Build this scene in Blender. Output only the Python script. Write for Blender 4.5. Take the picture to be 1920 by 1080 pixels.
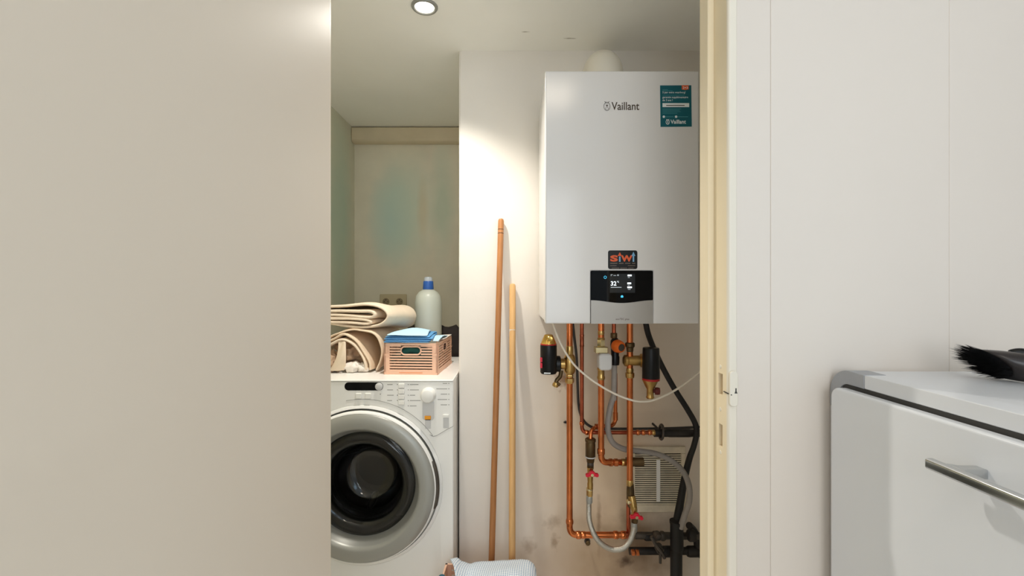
import bpy, bmesh, math, random
from mathutils import Vector, Matrix, noise

random.seed(7)
for o in list(bpy.data.objects):
    bpy.data.objects.remove(o, do_unlink=True)
SC = bpy.context.scene
COL = SC.collection

# ------------------------------------------------------------------ camera, world, lights, exposure
CAM_Z = 1.159
FPX = 16.0 / 36.0 * 1920.0
cd = bpy.data.cameras.new('camera')
cd.lens = 16.0
cd.sensor_width = 36.0
cd.clip_start = 0.02
cam = bpy.data.objects.new('camera', cd)
COL.objects.link(cam)
cam.location = (0, 0, CAM_Z)
cam.rotation_euler = (math.pi / 2, 0, 0)
SC.camera = cam

w = bpy.data.worlds.new('world')
SC.world = w
w.use_nodes = True
w.node_tree.nodes['Background'].inputs[0].default_value = (0.75, 0.87, 1.0, 1)
w.node_tree.nodes['Background'].inputs[1].default_value = 1.0

CEIL = CAM_Z + 0.86
LAMP = Vector((-0.267, 1.39, CEIL))


def area(name, loc, rot, sx, sy, power, color):
    l = bpy.data.lights.new(name, 'AREA')
    l.shape = 'RECTANGLE'
    l.size, l.size_y = sx, sy
    l.energy = power
    l.color = color
    o = bpy.data.objects.new(name, l)
    COL.objects.link(o)
    o.location = loc
    o.rotation_euler = rot
    return o


# daylight entering through the hall side window, then fill from an added back window
area('window_daylight', (1.31, -1.15, 1.55), (0, math.radians(90), 0), 1.2, 1.3, 6.4, (0.44, 0.74, 1.0))
area('added_back_fill', (0.05, -2.17, 1.50), (math.radians(90), 0, 0), 1.3, 1.4, 19.0, (0.92, 0.965, 1.0))  # added fill from behind, lifts boiler front and lower closet wall
# hall ceiling fitting behind the camera
area('hall_ceiling_lamp_light', (0.25, -0.42, 2.435), (0, 0, 0), 0.30, 0.36, 3.5, (1.0, 0.86, 0.68))
SC.cycles.max_bounces = 12
SC.cycles.diffuse_bounces = 8

SC.view_settings.view_transform = 'Standard'
SC.view_settings.look = 'None'
SC.view_settings.exposure = 0.22
SC.view_settings.gamma = 1.0
SC.view_settings.use_curve_mapping = False


# ------------------------------------------------------------------ materials
def lin(c):
    c = c / 255.0
    return c / 12.92 if c <= 0.04045 else ((c + 0.055) / 1.055) ** 2.4


def rgb(r, g, b):
    return (lin(r), lin(g), lin(b), 1.0)


MATS = {}


def mat(name, col, rough=0.5, metal=0.0, var=0.0, vscale=6.0, bump=0.0, bscale=80.0, coat=0.0, spec=0.5,
        alpha=None, trans=0.0, ior=1.45, emit=None, estr=0.0, stretch=None):
    if name in MATS:
        return MATS[name]
    m = bpy.data.materials.new(name)
    m.use_nodes = True
    nt = m.node_tree
    p = nt.nodes['Principled BSDF']
    p.inputs['Base Color'].default_value = col
    p.inputs['Roughness'].default_value = rough
    p.inputs['Metallic'].default_value = metal
    p.inputs['Coat Weight'].default_value = coat
    p.inputs['Specular IOR Level'].default_value = spec
    p.inputs['Transmission Weight'].default_value = trans
    p.inputs['IOR'].default_value = ior
    if emit:
        p.inputs['Emission Color'].default_value = emit
        p.inputs['Emission Strength'].default_value = estr
    if var > 0 or bump > 0:
        tc = nt.nodes.new('ShaderNodeTexCoord')
        vec = tc.outputs['Object']
        if stretch:
            mp = nt.nodes.new('ShaderNodeMapping')
            mp.inputs['Scale'].default_value = stretch
            nt.links.new(vec, mp.inputs['Vector'])
            vec = mp.outputs['Vector']
    if var > 0:
        nz = nt.nodes.new('ShaderNodeTexNoise')
        nz.inputs['Scale'].default_value = vscale
        nz.inputs['Detail'].default_value = 5.0
        nt.links.new(vec, nz.inputs['Vector'])
        mx = nt.nodes.new('ShaderNodeMix')
        mx.data_type = 'RGBA'
        mx.inputs[6].default_value = tuple(c * (1 - var) for c in col[:3]) + (1,)
        mx.inputs[7].default_value = tuple(min(1, c * (1 + var)) for c in col[:3]) + (1,)
        mr = nt.nodes.new('ShaderNodeMapRange')
        mr.inputs[1].default_value = 0.3
        mr.inputs[2].default_value = 0.7
        nt.links.new(nz.outputs['Fac'], mr.inputs[0])
        nt.links.new(mr.outputs[0], mx.inputs[0])
        nt.links.new(mx.outputs[2], p.inputs['Base Color'])
    if bump > 0:
        nb = nt.nodes.new('ShaderNodeTexNoise')
        nb.inputs['Scale'].default_value = bscale
        nb.inputs['Detail'].default_value = 4.0
        nt.links.new(vec, nb.inputs['Vector'])
        bp = nt.nodes.new('ShaderNodeBump')
        bp.inputs['Strength'].default_value = bump
        bp.inputs['Distance'].default_value = 0.002
        nt.links.new(nb.outputs['Fac'], bp.inputs['Height'])
        nt.links.new(bp.outputs['Normal'], p.inputs['Normal'])
    MATS[name] = m
    return m


def patch(m, center, scale, col, lo=0.6, hi=1.0, nscale=5.0, namp=0.5, strength=1.0):
    """blend a paint or stain patch with a noisy outline into the base colour of m"""
    nt = m.node_tree
    p = nt.nodes['Principled BSDF']
    tc = nt.nodes.new('ShaderNodeTexCoord')
    mp = nt.nodes.new('ShaderNodeMapping')
    mp.inputs['Location'].default_value = tuple(-c / s for c, s in zip(center, scale))
    mp.inputs['Scale'].default_value = tuple(1 / s for s in scale)
    nt.links.new(tc.outputs['Object'], mp.inputs['Vector'])
    ln = nt.nodes.new('ShaderNodeVectorMath')
    ln.operation = 'LENGTH'
    nt.links.new(mp.outputs['Vector'], ln.inputs[0])
    nz = nt.nodes.new('ShaderNodeTexNoise')
    nz.inputs['Scale'].default_value = nscale
    nz.inputs['Detail'].default_value = 6.0
    nt.links.new(tc.outputs['Object'], nz.inputs['Vector'])
    ad = nt.nodes.new('ShaderNodeMath')
    ad.operation = 'MULTIPLY_ADD'
    ad.inputs[1].default_value = namp * 2
    nt.links.new(nz.outputs['Fac'], ad.inputs[0])
    nt.links.new(ln.outputs['Value'], ad.inputs[2])
    mr = nt.nodes.new('ShaderNodeMapRange')
    mr.inputs[1].default_value = lo + namp
    mr.inputs[2].default_value = hi + namp
    mr.inputs[3].default_value = strength
    mr.inputs[4].default_value = 0.0
    nt.links.new(ad.outputs[0], mr.inputs[0])
    mx = nt.nodes.new('ShaderNodeMix')
    mx.data_type = 'RGBA'
    mx.inputs[7].default_value = col
    bc = p.inputs['Base Color']
    if bc.is_linked:
        nt.links.new(bc.links[0].from_socket, mx.inputs[6])
    else:
        mx.inputs[6].default_value = bc.default_value
    nt.links.new(mr.outputs[0], mx.inputs[0])
    nt.links.new(mx.outputs[2], bc)


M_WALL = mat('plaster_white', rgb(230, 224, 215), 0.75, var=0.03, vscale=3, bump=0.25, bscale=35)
M_NICHE = mat('plaster_bare', rgb(232, 225, 206), 0.8, var=0.06, vscale=5, bump=0.3, bscale=30)
M_SIDE = mat('plaster_side', rgb(218, 216, 196), 0.8, var=0.06, vscale=4, bump=0.3, bscale=30)
M_CEIL = mat('ceiling_paint', rgb(248, 247, 241), 0.7, var=0.02, vscale=4, bump=0.12, bscale=40)
M_LEDGE = mat('ledge_paint', rgb(216, 202, 174), 0.7, var=0.05, vscale=8, bump=0.3, bscale=40)
M_PANEL = mat('hall_panel_paint', rgb(225, 215, 204), 0.42, var=0.012, vscale=3, bump=0.05, bscale=60)
M_HALL = mat('hall_plaster', rgb(226, 226, 226), 0.7)
M_FRAME = mat('cream_gloss_paint', rgb(238, 223, 192), 0.32, var=0.03, vscale=9, bump=0.12, bscale=30, stretch=(1, 1, 0.2))
M_FRAME_W = mat('frame_white_paint', rgb(232, 224, 208), 0.38, var=0.02, vscale=9)
M_DOOR = mat('door_paint', rgb(230, 217, 200), 0.42, var=0.012, vscale=2, bump=0.05, bscale=25)
M_WOOD_RAW = mat('raw_wood', rgb(142, 108, 78), 0.8, var=0.25, vscale=30)
M_FLOOR = mat('floor_tile', rgb(226, 222, 214), 0.5, var=0.1, vscale=4)
M_WHITE = mat('white_enamel', rgb(238, 237, 233), 0.22, coat=0.3)
M_FREEZER = mat('freezer_enamel', rgb(222, 224, 227), 0.3)
M_WHITE_TOP = mat('white_laminate', rgb(240, 238, 234), 0.28)
M_WPLASTIC = mat('white_plastic', rgb(236, 234, 228), 0.35)
M_BOILER = mat('boiler_white_enamel', rgb(224, 222, 220), 0.15)
M_SILVER = mat('silver_plastic', rgb(160, 160, 154), 0.36, metal=0.3)
M_SILVER2 = mat('silver_flap', rgb(168, 164, 158), 0.4, metal=0.4, bump=0.05, bscale=400)
M_CHROME = mat('chrome', rgb(205, 207, 208), 0.16, metal=1.0)
M_BLACKGLASS = mat('black_glass', rgb(5, 5, 6), 0.06, spec=0.2)
M_BLACK = mat('black_plastic', rgb(11, 11, 12), 0.35, spec=0.35)
M_BLACKMAT = mat('black_rubber', rgb(20, 18, 17), 0.55)
M_DARKGAP = mat('dark_seam', rgb(60, 58, 55), 0.7)
M_GREY = mat('grey_plastic', rgb(164, 166, 170), 0.45, bump=0.3, bscale=600)
M_LGREY = mat('light_grey_plastic', rgb(205, 204, 202), 0.45)
M_PRINT = mat('grey_print', rgb(150, 148, 144), 0.6)
M_PRINTDK = mat('dark_print', rgb(64, 50, 36), 0.5)
M_ORANGE = mat('orange_plastic', rgb(240, 160, 40), 0.4)
M_GLASSD = mat('door_glass', rgb(205, 205, 200), 0.03, trans=1.0, ior=1.45)
M_DRUM = mat('drum_steel', rgb(74, 66, 60), 0.35, metal=0.9)
M_GASKET = mat('gasket_rubber', rgb(40, 40, 39), 0.55)
M_COPPER = mat('copper', rgb(206, 120, 72), 0.24, metal=1.0, var=0.2, vscale=18, bump=0.05, bscale=60)
M_COPPERD = mat('copper_aged', rgb(170, 92, 66), 0.3, metal=1.0, var=0.25, vscale=22)
M_BRASS = mat('brass', rgb(190, 156, 96), 0.28, metal=1.0, var=0.2, vscale=25)
M_BRASSL = mat('brass_pale', rgb(214, 200, 158), 0.25, metal=1.0)
M_BRONZE = mat('bronze_dark', rgb(98, 80, 54), 0.42, metal=0.8, var=0.3, vscale=25)
M_GOLD = mat('brass_bright', rgb(226, 186, 102), 0.2, metal=1.0)
M_RED = mat('red_plastic', rgb(170, 26, 26), 0.4)
M_REDB = mat('red_handle_paint', rgb(214, 22, 52), 0.35)
M_ORKNOB = mat('orange_knob', rgb(224, 104, 30), 0.4)
M_HOSE = mat('grey_hose', rgb(146, 140, 134), 0.5, var=0.08, vscale=40)
M_CABLEW = mat('white_cable', rgb(226, 216, 200), 0.5)
M_CABLED = mat('dark_cable', rgb(58, 54, 50), 0.5)
M_IRON = mat('painted_iron', rgb(44, 40, 37), 0.5, metal=0.3, var=0.4, vscale=30)
M_IRONL = mat('dull_iron', rgb(84, 78, 72), 0.45, metal=0.6, var=0.3, vscale=30)
M_GRILLE = mat('grille_plastic', rgb(220, 208, 184), 0.6, var=0.12, vscale=30)
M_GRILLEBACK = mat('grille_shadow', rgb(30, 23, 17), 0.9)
M_STICK1 = mat('brown_wood', rgb(166, 112, 66), 0.45, var=0.14, vscale=14, stretch=(6, 6, 0.6))
M_STICK2 = mat('pale_wood', rgb(214, 170, 114), 0.5, var=0.08, vscale=14, stretch=(6, 6, 0.6))
M_GROOVE = mat('groove_brown', rgb(84, 52, 30), 0.6)
M_LINEN = mat('beige_linen', rgb(232, 214, 190), 0.85, var=0.06, vscale=18, bump=0.4, bscale=500)
M_LINEN2 = mat('beige_cotton', rgb(228, 207, 180), 0.85, var=0.07, vscale=18, bump=0.4, bscale=500)
M_LINEN3 = mat('brown_cotton', rgb(190, 160, 132), 0.85, var=0.1, vscale=30, bump=0.5, bscale=300)
M_WCLOTH = mat('white_cotton', rgb(238, 230, 220), 0.85, bump=0.4, bscale=300)
M_CRATE = mat('peach_plastic', rgb(232, 188, 160), 0.45)
M_CRATEO = mat('orange_print', rgb(228, 150, 104), 0.5)
M_BLUE = mat('blue_cloth', rgb(96, 158, 208), 0.85, bump=0.4, bscale=400)
M_BLUEL = mat('light_blue_cloth', rgb(186, 218, 236), 0.85, bump=0.4, bscale=400)
M_TEALC = mat('teal_cloth', rgb(40, 92, 84), 0.9, bump=0.4, bscale=400)
M_BOTTLE = mat('milky_plastic', rgb(214, 218, 206), 0.35, trans=0.25)
M_CAPB = mat('blue_cap', rgb(44, 92, 168), 0.35)
M_CAPW = mat('clear_cap', rgb(206, 214, 222), 0.3, trans=0.3)
M_BAG = mat('dark_bag', rgb(36, 28, 24), 0.8, bump=0.4, bscale=60)
M_SOCKET = mat('cream_socket', rgb(206, 192, 158), 0.4)
M_SOCKETD = mat('socket_recess', rgb(150, 134, 104), 0.5)
M_TEAL = mat('teal_print', rgb(0, 92, 104), 0.4)
M_ORTAG = mat('orange_print_tag', rgb(222, 96, 44), 0.4)
M_PWHITE = mat('white_print', rgb(232, 236, 236), 0.5)
M_PTEAL = mat('pale_teal_print', rgb(80, 150, 156), 0.5)
M_SORANGE = mat('sticker_orange', rgb(222, 92, 44), 0.5)
M_SBLUE = mat('sticker_blue', rgb(120, 168, 204), 0.5)
M_SGREY = mat('sticker_grey_print', rgb(120, 104, 92), 0.5)
M_SCREEN = mat('screen_dark', rgb(22, 25, 28), 0.1, emit=rgb(30, 36, 40), estr=0.25)
M_EWHITE = mat('screen_white', rgb(240, 250, 255), 0.5, emit=(0.85, 0.95, 1, 1), estr=1.1)
M_EGREY = mat('screen_grey', rgb(130, 140, 145), 0.5, emit=(0.6, 0.65, 0.7, 1), estr=0.3)
M_ECYAN = mat('indicator_cyan', rgb(60, 180, 220), 0.5, emit=(0.06, 0.5, 0.75, 1), estr=0.7)
M_LAMP = mat('lamp_lens', rgb(255, 250, 240), 0.3, emit=(1.0, 0.95, 0.86, 1), estr=9.0)
M_BRISTLE = mat('black_bristle', rgb(9, 8, 8), 0.55)
M_BRUSH = mat('brush_plastic', rgb(46, 40, 38), 0.3)
M_PAPER = mat('paper_label', rgb(226, 222, 214), 0.6)
M_FLUE = mat('flue_white', rgb(236, 230, 216), 0.35)
M_BRAID = mat('braided_steel', rgb(186, 182, 172), 0.3, metal=0.9, bump=0.9, bscale=420)

# -- location-bound wear: bare plaster and paint remains
patch(M_NICHE, (-0.60, 2.47, 1.58), (0.17, 1, 0.34), rgb(214, 228, 212), 0.35, 1.15, 5, 0.35, 0.9)
patch(M_NICHE, (-0.66, 2.47, 1.52), (0.11, 1, 0.24), rgb(196, 222, 214), 0.0, 1.2, 6, 0.3, 0.75)
patch(M_NICHE, (-0.38, 2.47, 1.62), (0.07, 1, 0.30), rgb(192, 208, 188), 0.3, 1.2, 6, 0.4, 0.7)
patch(M_NICHE, (-0.485, 2.47, 1.58), (0.035, 1, 0.20), rgb(222, 200, 162), 0.3, 1.1, 9, 0.3, 0.4)
patch(M_SIDE, (-0.855, 2.25, 1.5), (1, 0.16, 0.45), rgb(192, 212, 194), 0.4, 1.2, 5, 0.4, 0.8)
DIRT = rgb(146, 120, 94)
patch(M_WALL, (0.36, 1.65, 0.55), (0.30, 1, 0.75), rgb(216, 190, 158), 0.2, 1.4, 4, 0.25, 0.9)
patch(M_WALL, (0.33, 1.65, 0.12), (0.26, 1, 0.22), rgb(176, 148, 116), 0.2, 1.3, 7, 0.45, 0.8)
patch(M_WALL, (0.46, 1.65, 0.22), (0.14, 1, 0.16), rgb(130, 104, 80), 0.1, 1.1, 14, 0.6, 0.8)
patch(M_WALL, (0.06, 1.65, 0.225), (0.035, 1, 0.04), DIRT, 0.1, 0.9, 40, 0.9, 0.45)
patch(M_WALL, (0.15, 1.65, 0.31), (0.05, 1, 0.035), DIRT, 0.1, 0.8, 45, 0.9, 0.45)
patch(M_WALL, (0.155, 1.65, 0.24), (0.02, 1, 0.05), DIRT, 0.1, 0.8, 45, 0.9, 0.6)
patch(M_WALL, (0.41, 1.65, 0.17), (0.035, 1, 0.025), rgb(84, 64, 48), 0.1, 0.9, 45, 0.8, 0.9)
patch(M_WALL, (0.315, 1.65, 0.30), (0.012, 1, 0.14), DIRT, 0.1, 0.9, 40, 0.7, 0.7)
patch(M_WALL, (0.43, 1.65, 0.30), (0.05, 1, 0.07), DIRT, 0.1, 0.9, 35, 0.8, 0.6)
patch(M_WALL, (0.185, 1.65, 0.83), (0.05, 1, 0.05), rgb(140, 100, 70), 0.0, 0.8, 55, 1.0, 0.8)


patch(M_CEIL, (0.045, 1.528, CEIL), (0.016, 0.004, 1), rgb(150, 140, 122), 0.2, 1.0, 60, 0.5, 0.7)
patch(M_CEIL, (0.200, 1.568, CEIL), (0.026, 0.005, 1), rgb(150, 140, 122), 0.2, 1.0, 60, 0.5, 0.7)


# ------------------------------------------------------------------ geometry helpers
def P(px, py, y):
    """point at depth y seen at photo pixel px, py"""
    return Vector(((px - 960) / FPX * y, y, CAM_Z - (py - 540) / FPX * y))


def R(pxr, y):
    return pxr * y / FPX


ROOT = {}


class MB:
    def __init__(s):
        s.v, s.f, s.uv = [], [], None

    def add(s, verts, faces):
        n = len(s.v)
        s.v += [Vector(v) for v in verts]
        s.f += [tuple(i + n for i in f) for f in faces]
        return s

    def box(s, x0, x1, y0, y1, z0, z1):
        return s.add([(x0, y0, z0), (x1, y0, z0), (x1, y1, z0), (x0, y1, z0),
                      (x0, y0, z1), (x1, y0, z1), (x1, y1, z1), (x0, y1, z1)],
                     [(0, 3, 2, 1), (4, 5, 6, 7), (0, 1, 5, 4), (1, 2, 6, 5), (2, 3, 7, 6), (3, 0, 4, 7)])

    def lathe(s, org, axis, prof, seg=24, cap0=True, cap1=True, rot=0.0):
        """prof: list of (radius, distance along axis)"""
        org, axis = Vector(org), Vector(axis).normalized()
        u = axis.orthogonal().normalized()
        if abs(axis.z) > 0.9:
            u = Vector((1, 0, 0))
        elif abs(axis.y) > 0.9:
            u = Vector((1, 0, 0))
        else:
            u = Vector((0, 0, 1))
        u = (u - axis * u.dot(axis)).normalized()
        vv = axis.cross(u)
        vs, fs = [], []
        for r, d in prof:
            for i in range(seg):
                a = 2 * math.pi * i / seg + rot
                vs.append(org + axis * d + (u * math.cos(a) + vv * math.sin(a)) * r)
        for k in range(len(prof) - 1):
            for i in range(seg):
                j = (i + 1) % seg
                fs.append((k * seg + i, k * seg + j, (k + 1) * seg + j, (k + 1) * seg + i))
        if cap0:
            fs.append(tuple(reversed(range(seg))))
        if cap1:
            fs.append(tuple((len(prof) - 1) * seg + i for i in range(seg)))
        return s.add(vs, fs)

    def cyl(s, a, b, r, seg=20):
        a, b = Vector(a), Vector(b)
        return s.lathe(a, b - a, [(r, 0), (r, (b - a).length)], seg)

    def tube(s, pts, r, seg=12, closed=False):
        pts = [Vector(p) for p in pts]
        n = len(pts)
        rad = r if isinstance(r, (list, tuple)) else [r] * n
        tan = []
        for i in range(n):
            if closed:
                t = pts[(i + 1) % n] - pts[i - 1]
            else:
                t = pts[min(i + 1, n - 1)] - pts[max(i - 1, 0)]
            tan.append(t.normalized())
        u = tan[0].orthogonal().normalized()
        vs, fs = [], []
        for i in range(n):
            u = (u - tan[i] * u.dot(tan[i])).normalized()
            b = tan[i].cross(u)
            for k in range(seg):
                a = 2 * math.pi * k / seg
                vs.append(pts[i] + (u * math.cos(a) + b * math.sin(a)) * rad[i])
        m = n if closed else n - 1
        for i in range(m):
            for k in range(seg):
                j = (k + 1) % seg
                i2 = (i + 1) % n
                fs.append((i * seg + k, i * seg + j, i2 * seg + j, i2 * seg + k))
        if not closed:
            fs.append(tuple(reversed(range(seg))))
            fs.append(tuple((n - 1) * seg + k for k in range(seg)))
        return s.add(vs, fs)

    def prism(s, outline, axis, a, b):
        """outline of 2D points in the plane across axis ('x': (y,z), 'y': (x,z), 'z': (x,y))"""
        n = len(outline)

        def q(p, d):
            return {'x': (d, p[0], p[1]), 'y': (p[0], d, p[1]), 'z': (p[0], p[1], d)}[axis]
        vs = [q(p, a) for p in outline] + [q(p, b) for p in outline]
        fs = [tuple(range(n)), tuple(range(2 * n - 1, n - 1, -1))]
        for i in range(n):
            j = (i + 1) % n
            fs.append((i, i + n, j + n, j))
        return s.add(vs, fs)

    def xf(s, m):
        s.v = [m @ v for v in s.v]
        return s

    def build(s, name, m, parent=None, smooth=False, bevel=0.0, seg=2, label=None, sub=0, solid=0.0):
        if parent is None:
            lo = Vector((min(v.x for v in s.v), min(v.y for v in s.v), min(v.z for v in s.v)))
            hi = Vector((max(v.x for v in s.v), max(v.y for v in s.v), max(v.z for v in s.v)))
            org = Vector(((lo.x + hi.x) / 2, (lo.y + hi.y) / 2, lo.z))
            if s.uv == 'world':
                org = Vector((0, 0, 0))
        else:
            org = ROOT[parent.name]
        me = bpy.data.meshes.new(name)
        me.from_pydata([v - org for v in s.v], [], s.f)
        bm = bmesh.new()
        bm.from_mesh(me)
        bmesh.ops.recalc_face_normals(bm, faces=bm.faces)
        bm.to_mesh(me)
        bm.free()
        if isinstance(s.uv, list):
            ul = me.uv_layers.new(name='UVMap')
            for lp in me.loops:
                ul.data[lp.index].uv = s.uv[lp.vertex_index]
        o = bpy.data.objects.new(name, me)
        COL.objects.link(o)
        ROOT[o.name] = org
        if parent is None:
            o.location = org
        else:
            o.parent = parent
        me.materials.append(m)
        if smooth:
            me.polygons.foreach_set('use_smooth', [True] * len(me.polygons))
            if smooth != 'all':
                me.set_sharp_from_angle(angle=math.radians(38))
        if solid:
            md = o.modifiers.new('solid', 'SOLIDIFY')
            md.thickness = solid
            md.offset = 0
        if sub:
            md = o.modifiers.new('sub', 'SUBSURF')
            md.levels = md.render_levels = sub
        if bevel > 0:
            md = o.modifiers.new('bevel', 'BEVEL')
            md.width = bevel
            md.segments = seg
            md.limit_method = 'ANGLE'
            md.angle_limit = math.radians(40)
            md.harden_normals = False
            me.polygons.foreach_set('use_smooth', [True] * len(me.polygons))
            me.set_sharp_from_angle(angle=math.radians(50))
        if label:
            o['label'] = label
        return o


def tag(o, label, cat, group=None):
    o['label'] = label
    o['category'] = cat
    if group:
        o['group'] = group
    return o


def thing(name, label, cat, loc, group=None):
    o = bpy.data.objects.new(name, None)
    COL.objects.link(o)
    o.location = loc
    o.empty_display_size = 0.05
    ROOT[o.name] = Vector(loc)
    return tag(o, label, cat, group)


def struct(mb, name, m, label=None, **k):
    mb.uv = 'world'
    o = mb.build(name, m, None, **k)
    o['kind'] = 'structure'
    if label:
        o['label'] = label
    return o


def smooth_path(pts, n=8):
    """Catmull-Rom through pts"""
    pts = [Vector(p) for p in pts]
    out = []
    for i in range(len(pts) - 1):
        p0, p1, p2, p3 = pts[max(i - 1, 0)], pts[i], pts[i + 1], pts[min(i + 2, len(pts) - 1)]
        for k in range(n):
            t = k / n
            out.append(0.5 * ((2 * p1) + (p2 - p0) * t + (2 * p0 - 5 * p1 + 4 * p2 - p3) * t * t
                              + (3 * p1 - p0 - 3 * p2 + p3) * t ** 3))
    out.append(pts[-1])
    return out


def fillet(pts, r, n=8):
    """polyline with rounded corners"""
    pts = [Vector(p) for p in pts]
    out = [pts[0]]
    for i in range(1, len(pts) - 1):
        a, b, c = pts[i - 1], pts[i], pts[i + 1]
        d1, d2 = (a - b).normalized(), (c - b).normalized()
        ang = d1.angle(d2)
        t = min(r / math.tan(ang / 2), (a - b).length * 0.49, (c - b).length * 0.49)
        p1, p2 = b + d1 * t, b + d2 * t
        for k in range(n + 1):
            s = k / n
            out.append((1 - s) ** 2 * p1 + 2 * s * (1 - s) * b + s * s * p2)
    out.append(pts[-1])
    return out


def rrect(x0, x1, z0, z1, r, n=6):
    out = []
    for cx, cz, a0 in ((x1 - r, z1 - r, 0), (x0 + r, z1 - r, 90), (x0 + r, z0 + r, 180), (x1 - r, z0 + r, 270)):
        for k in range(n + 1):
            a = math.radians(a0 + 90 * k / n)
            out.append((cx + r * math.cos(a), cz + r * math.sin(a)))
    return out


def text(body, x0, x1, z0, z1, y, m, name, parent, bold=0.0, keep=False):
    """flat lettering facing the camera side (-y), fitted to the box"""
    cu = bpy.data.curves.new(name, 'FONT')
    cu.body = body
    cu.size = 1.0
    cu.offset = bold
    cu.extrude = 0.0
    cu.resolution_u = 3
    ob = bpy.data.objects.new(name, cu)
    COL.objects.link(ob)
    bpy.context.view_layer.update()
    dg = bpy.context.evaluated_depsgraph_get()
    me = bpy.data.meshes.new_from_object(ob.evaluated_get(dg))
    vs = [v.co.copy() for v in me.vertices]
    fs = [tuple(p.vertices) for p in me.polygons]
    bpy.data.objects.remove(ob, do_unlink=True)
    bpy.data.curves.remove(cu)
    bpy.data.meshes.remove(me)
    ax, bx_ = min(v.x for v in vs), max(v.x for v in vs)
    az, bz = min(v.y for v in vs), max(v.y for v in vs)
    mb = MB()
    mb.add([(x0 + (v.x - ax) / (bx_ - ax) * (x1 - x0), y, z0 + (v.y - az) / (bz - az) * (z1 - z0)) for v in vs], fs)
    return mb.build(name, m, parent)


def plate(outline, y0, y1):
    return MB().prism(outline, 'y', y0, y1)


# ================================================================== STRUCTURE
WY = 1.65          # wall carrying the boiler
NY = 2.47          # niche back wall
LX = -0.855        # closet left wall
DY = 0.80          # hall face of the door partition
DYB = 0.885        # closet face of the door partition
RX = 0.377         # rebate face of right frame post
LRX = -0.363       # rebate face of left frame post
HC = 2.45          # hall ceiling

struct(MB().box(-1.6, 1.4, -2.3, 2.6, -0.08, 0.0), 'floor', M_FLOOR)
struct(MB().box(LX - 0.08, 0.95, DYB, NY + 0.08, CEIL, CEIL + 0.08), 'ceiling', M_CEIL,
       'white closet ceiling with a recessed lamp')
struct(MB().box(-1.6, 1.4, -2.3, DYB, HC, HC + 0.08), 'ceiling_hall', M_HALL)
struct(MB().box(LX - 0.08, LX, DYB, NY + 0.08, 0, CEIL), 'wall_left', M_SIDE, 'greenish patched plaster side wall of niche')
struct(MB().box(LX, -0.193, NY, NY + 0.08, 0, CEIL), 'wall_niche_back', M_NICHE,
       'patchy beige and green plaster wall behind washing machine')
# wall carrying the boiler, its free corner slightly uneven
mb = MB()
zs = [CEIL * k / 40 for k in range(41)]
ed = [-0.193 + 0.0022 * noise.noise(Vector((0, 0, z * 6))) for z in zs]
vs, fs = [], []
for z, x in zip(zs, ed):
    vs += [(x + 0.008, WY, z), (x + 0.0015, WY + 0.0025, z), (x, WY + 0.010, z), (x, NY + 0.08, z), (0.95, NY + 0.08, z), (0.95, WY, z)]
for k in range(40):
    for i in range(6):
        j = (i + 1) % 6
        fs.append((k * 6 + i, k * 6 + j, (k + 1) * 6 + j, (k + 1) * 6 + i))
fs += [tuple(range(6)), tuple(40 * 6 + i for i in range(6))]
mb.add(vs, fs)
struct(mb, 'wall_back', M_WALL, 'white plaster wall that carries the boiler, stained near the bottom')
struct(MB().box(0.85, 0.93, DYB, WY, 0, CEIL), 'wall_right', M_HALL)
# plaster ledge under the niche ceiling, rounded in the left corner
mb = MB().prism([(NY, CEIL - 0.005), (NY - 0.055, CEIL - 0.005), (NY - 0.055, CEIL - 0.075), (NY - 0.045, CEIL - 0.083), (NY, CEIL - 0.083)],
                'x', LX, -0.193)
struct(mb, 'trim_1', M_LEDGE, 'beige plaster ledge along the top of the niche wall', bevel=0.006)

# partition around the door
struct(MB().box(-1.6, LRX - 0.016, DY + 0.008, DYB, 0, HC), 'wall_door_side', M_HALL)
struct(MB().box(LRX - 0.016, RX + 0.016, DY + 0.008, DYB, 2.0, HC), 'wall_door_head', M_HALL)
wp = struct(MB().box(RX + 0.016, 1.4, DY + 0.008, DYB, 0, HC), 'wall_hall_front', M_HALL,
            'off-white panelled hall wall beside the door frame')
for x0, x1 in ((RX + 0.016, 0.4547), (0.4547, 0.7688), (0.7688, 1.083), (1.083, 1.4)):
    MB().box(x0 + 0.0001, x1 - 0.0001, DY, DY + 0.0078, 0.0, HC - 0.002).build('panel', M_PANEL, wp, bevel=0.0011, seg=2)
struct(MB().box(-1.6, -1.52, -2.3, DY, 0, HC), 'wall_hall_left', M_HALL)
mb = MB()
mb.box(1.32, 1.4, -2.3, -1.8, 0, HC).box(1.32, 1.4, -0.5, DY, 0, HC)
mb.box(1.32, 1.4, -1.8, -0.5, 0, 0.95).box(1.32, 1.4, -1.8, -0.5, 2.15, HC)
struct(mb, 'wall_hall_right', M_HALL)
mb = MB()
mb.box(-1.52, -0.65, -2.3, -2.2, 0, HC).box(0.75, 1.32, -2.3, -2.2, 0, HC)
mb.box(-0.65, 0.75, -2.3, -2.2, 0, 0.75).box(-0.65, 0.75, -2.3, -2.2, 2.25, HC)
struct(mb, 'wall_hall_back', M_HALL)
struct(MB().box(-0.65, -0.60, -2.29, -2.22, 0.75, 2.25).box(0.70, 0.75, -2.29, -2.22, 0.75, 2.25)
       .box(-0.60, 0.70, -2.29, -2.22, 0.75, 0.80).box(-0.60, 0.70, -2.29, -2.22, 2.20, 2.25)
       .box(0.025, 0.075, -2.29, -2.22, 0.80, 2.20), 'added_back_window', M_WPLASTIC)  # unseen second window frame, added to go with the back fill light
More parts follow.
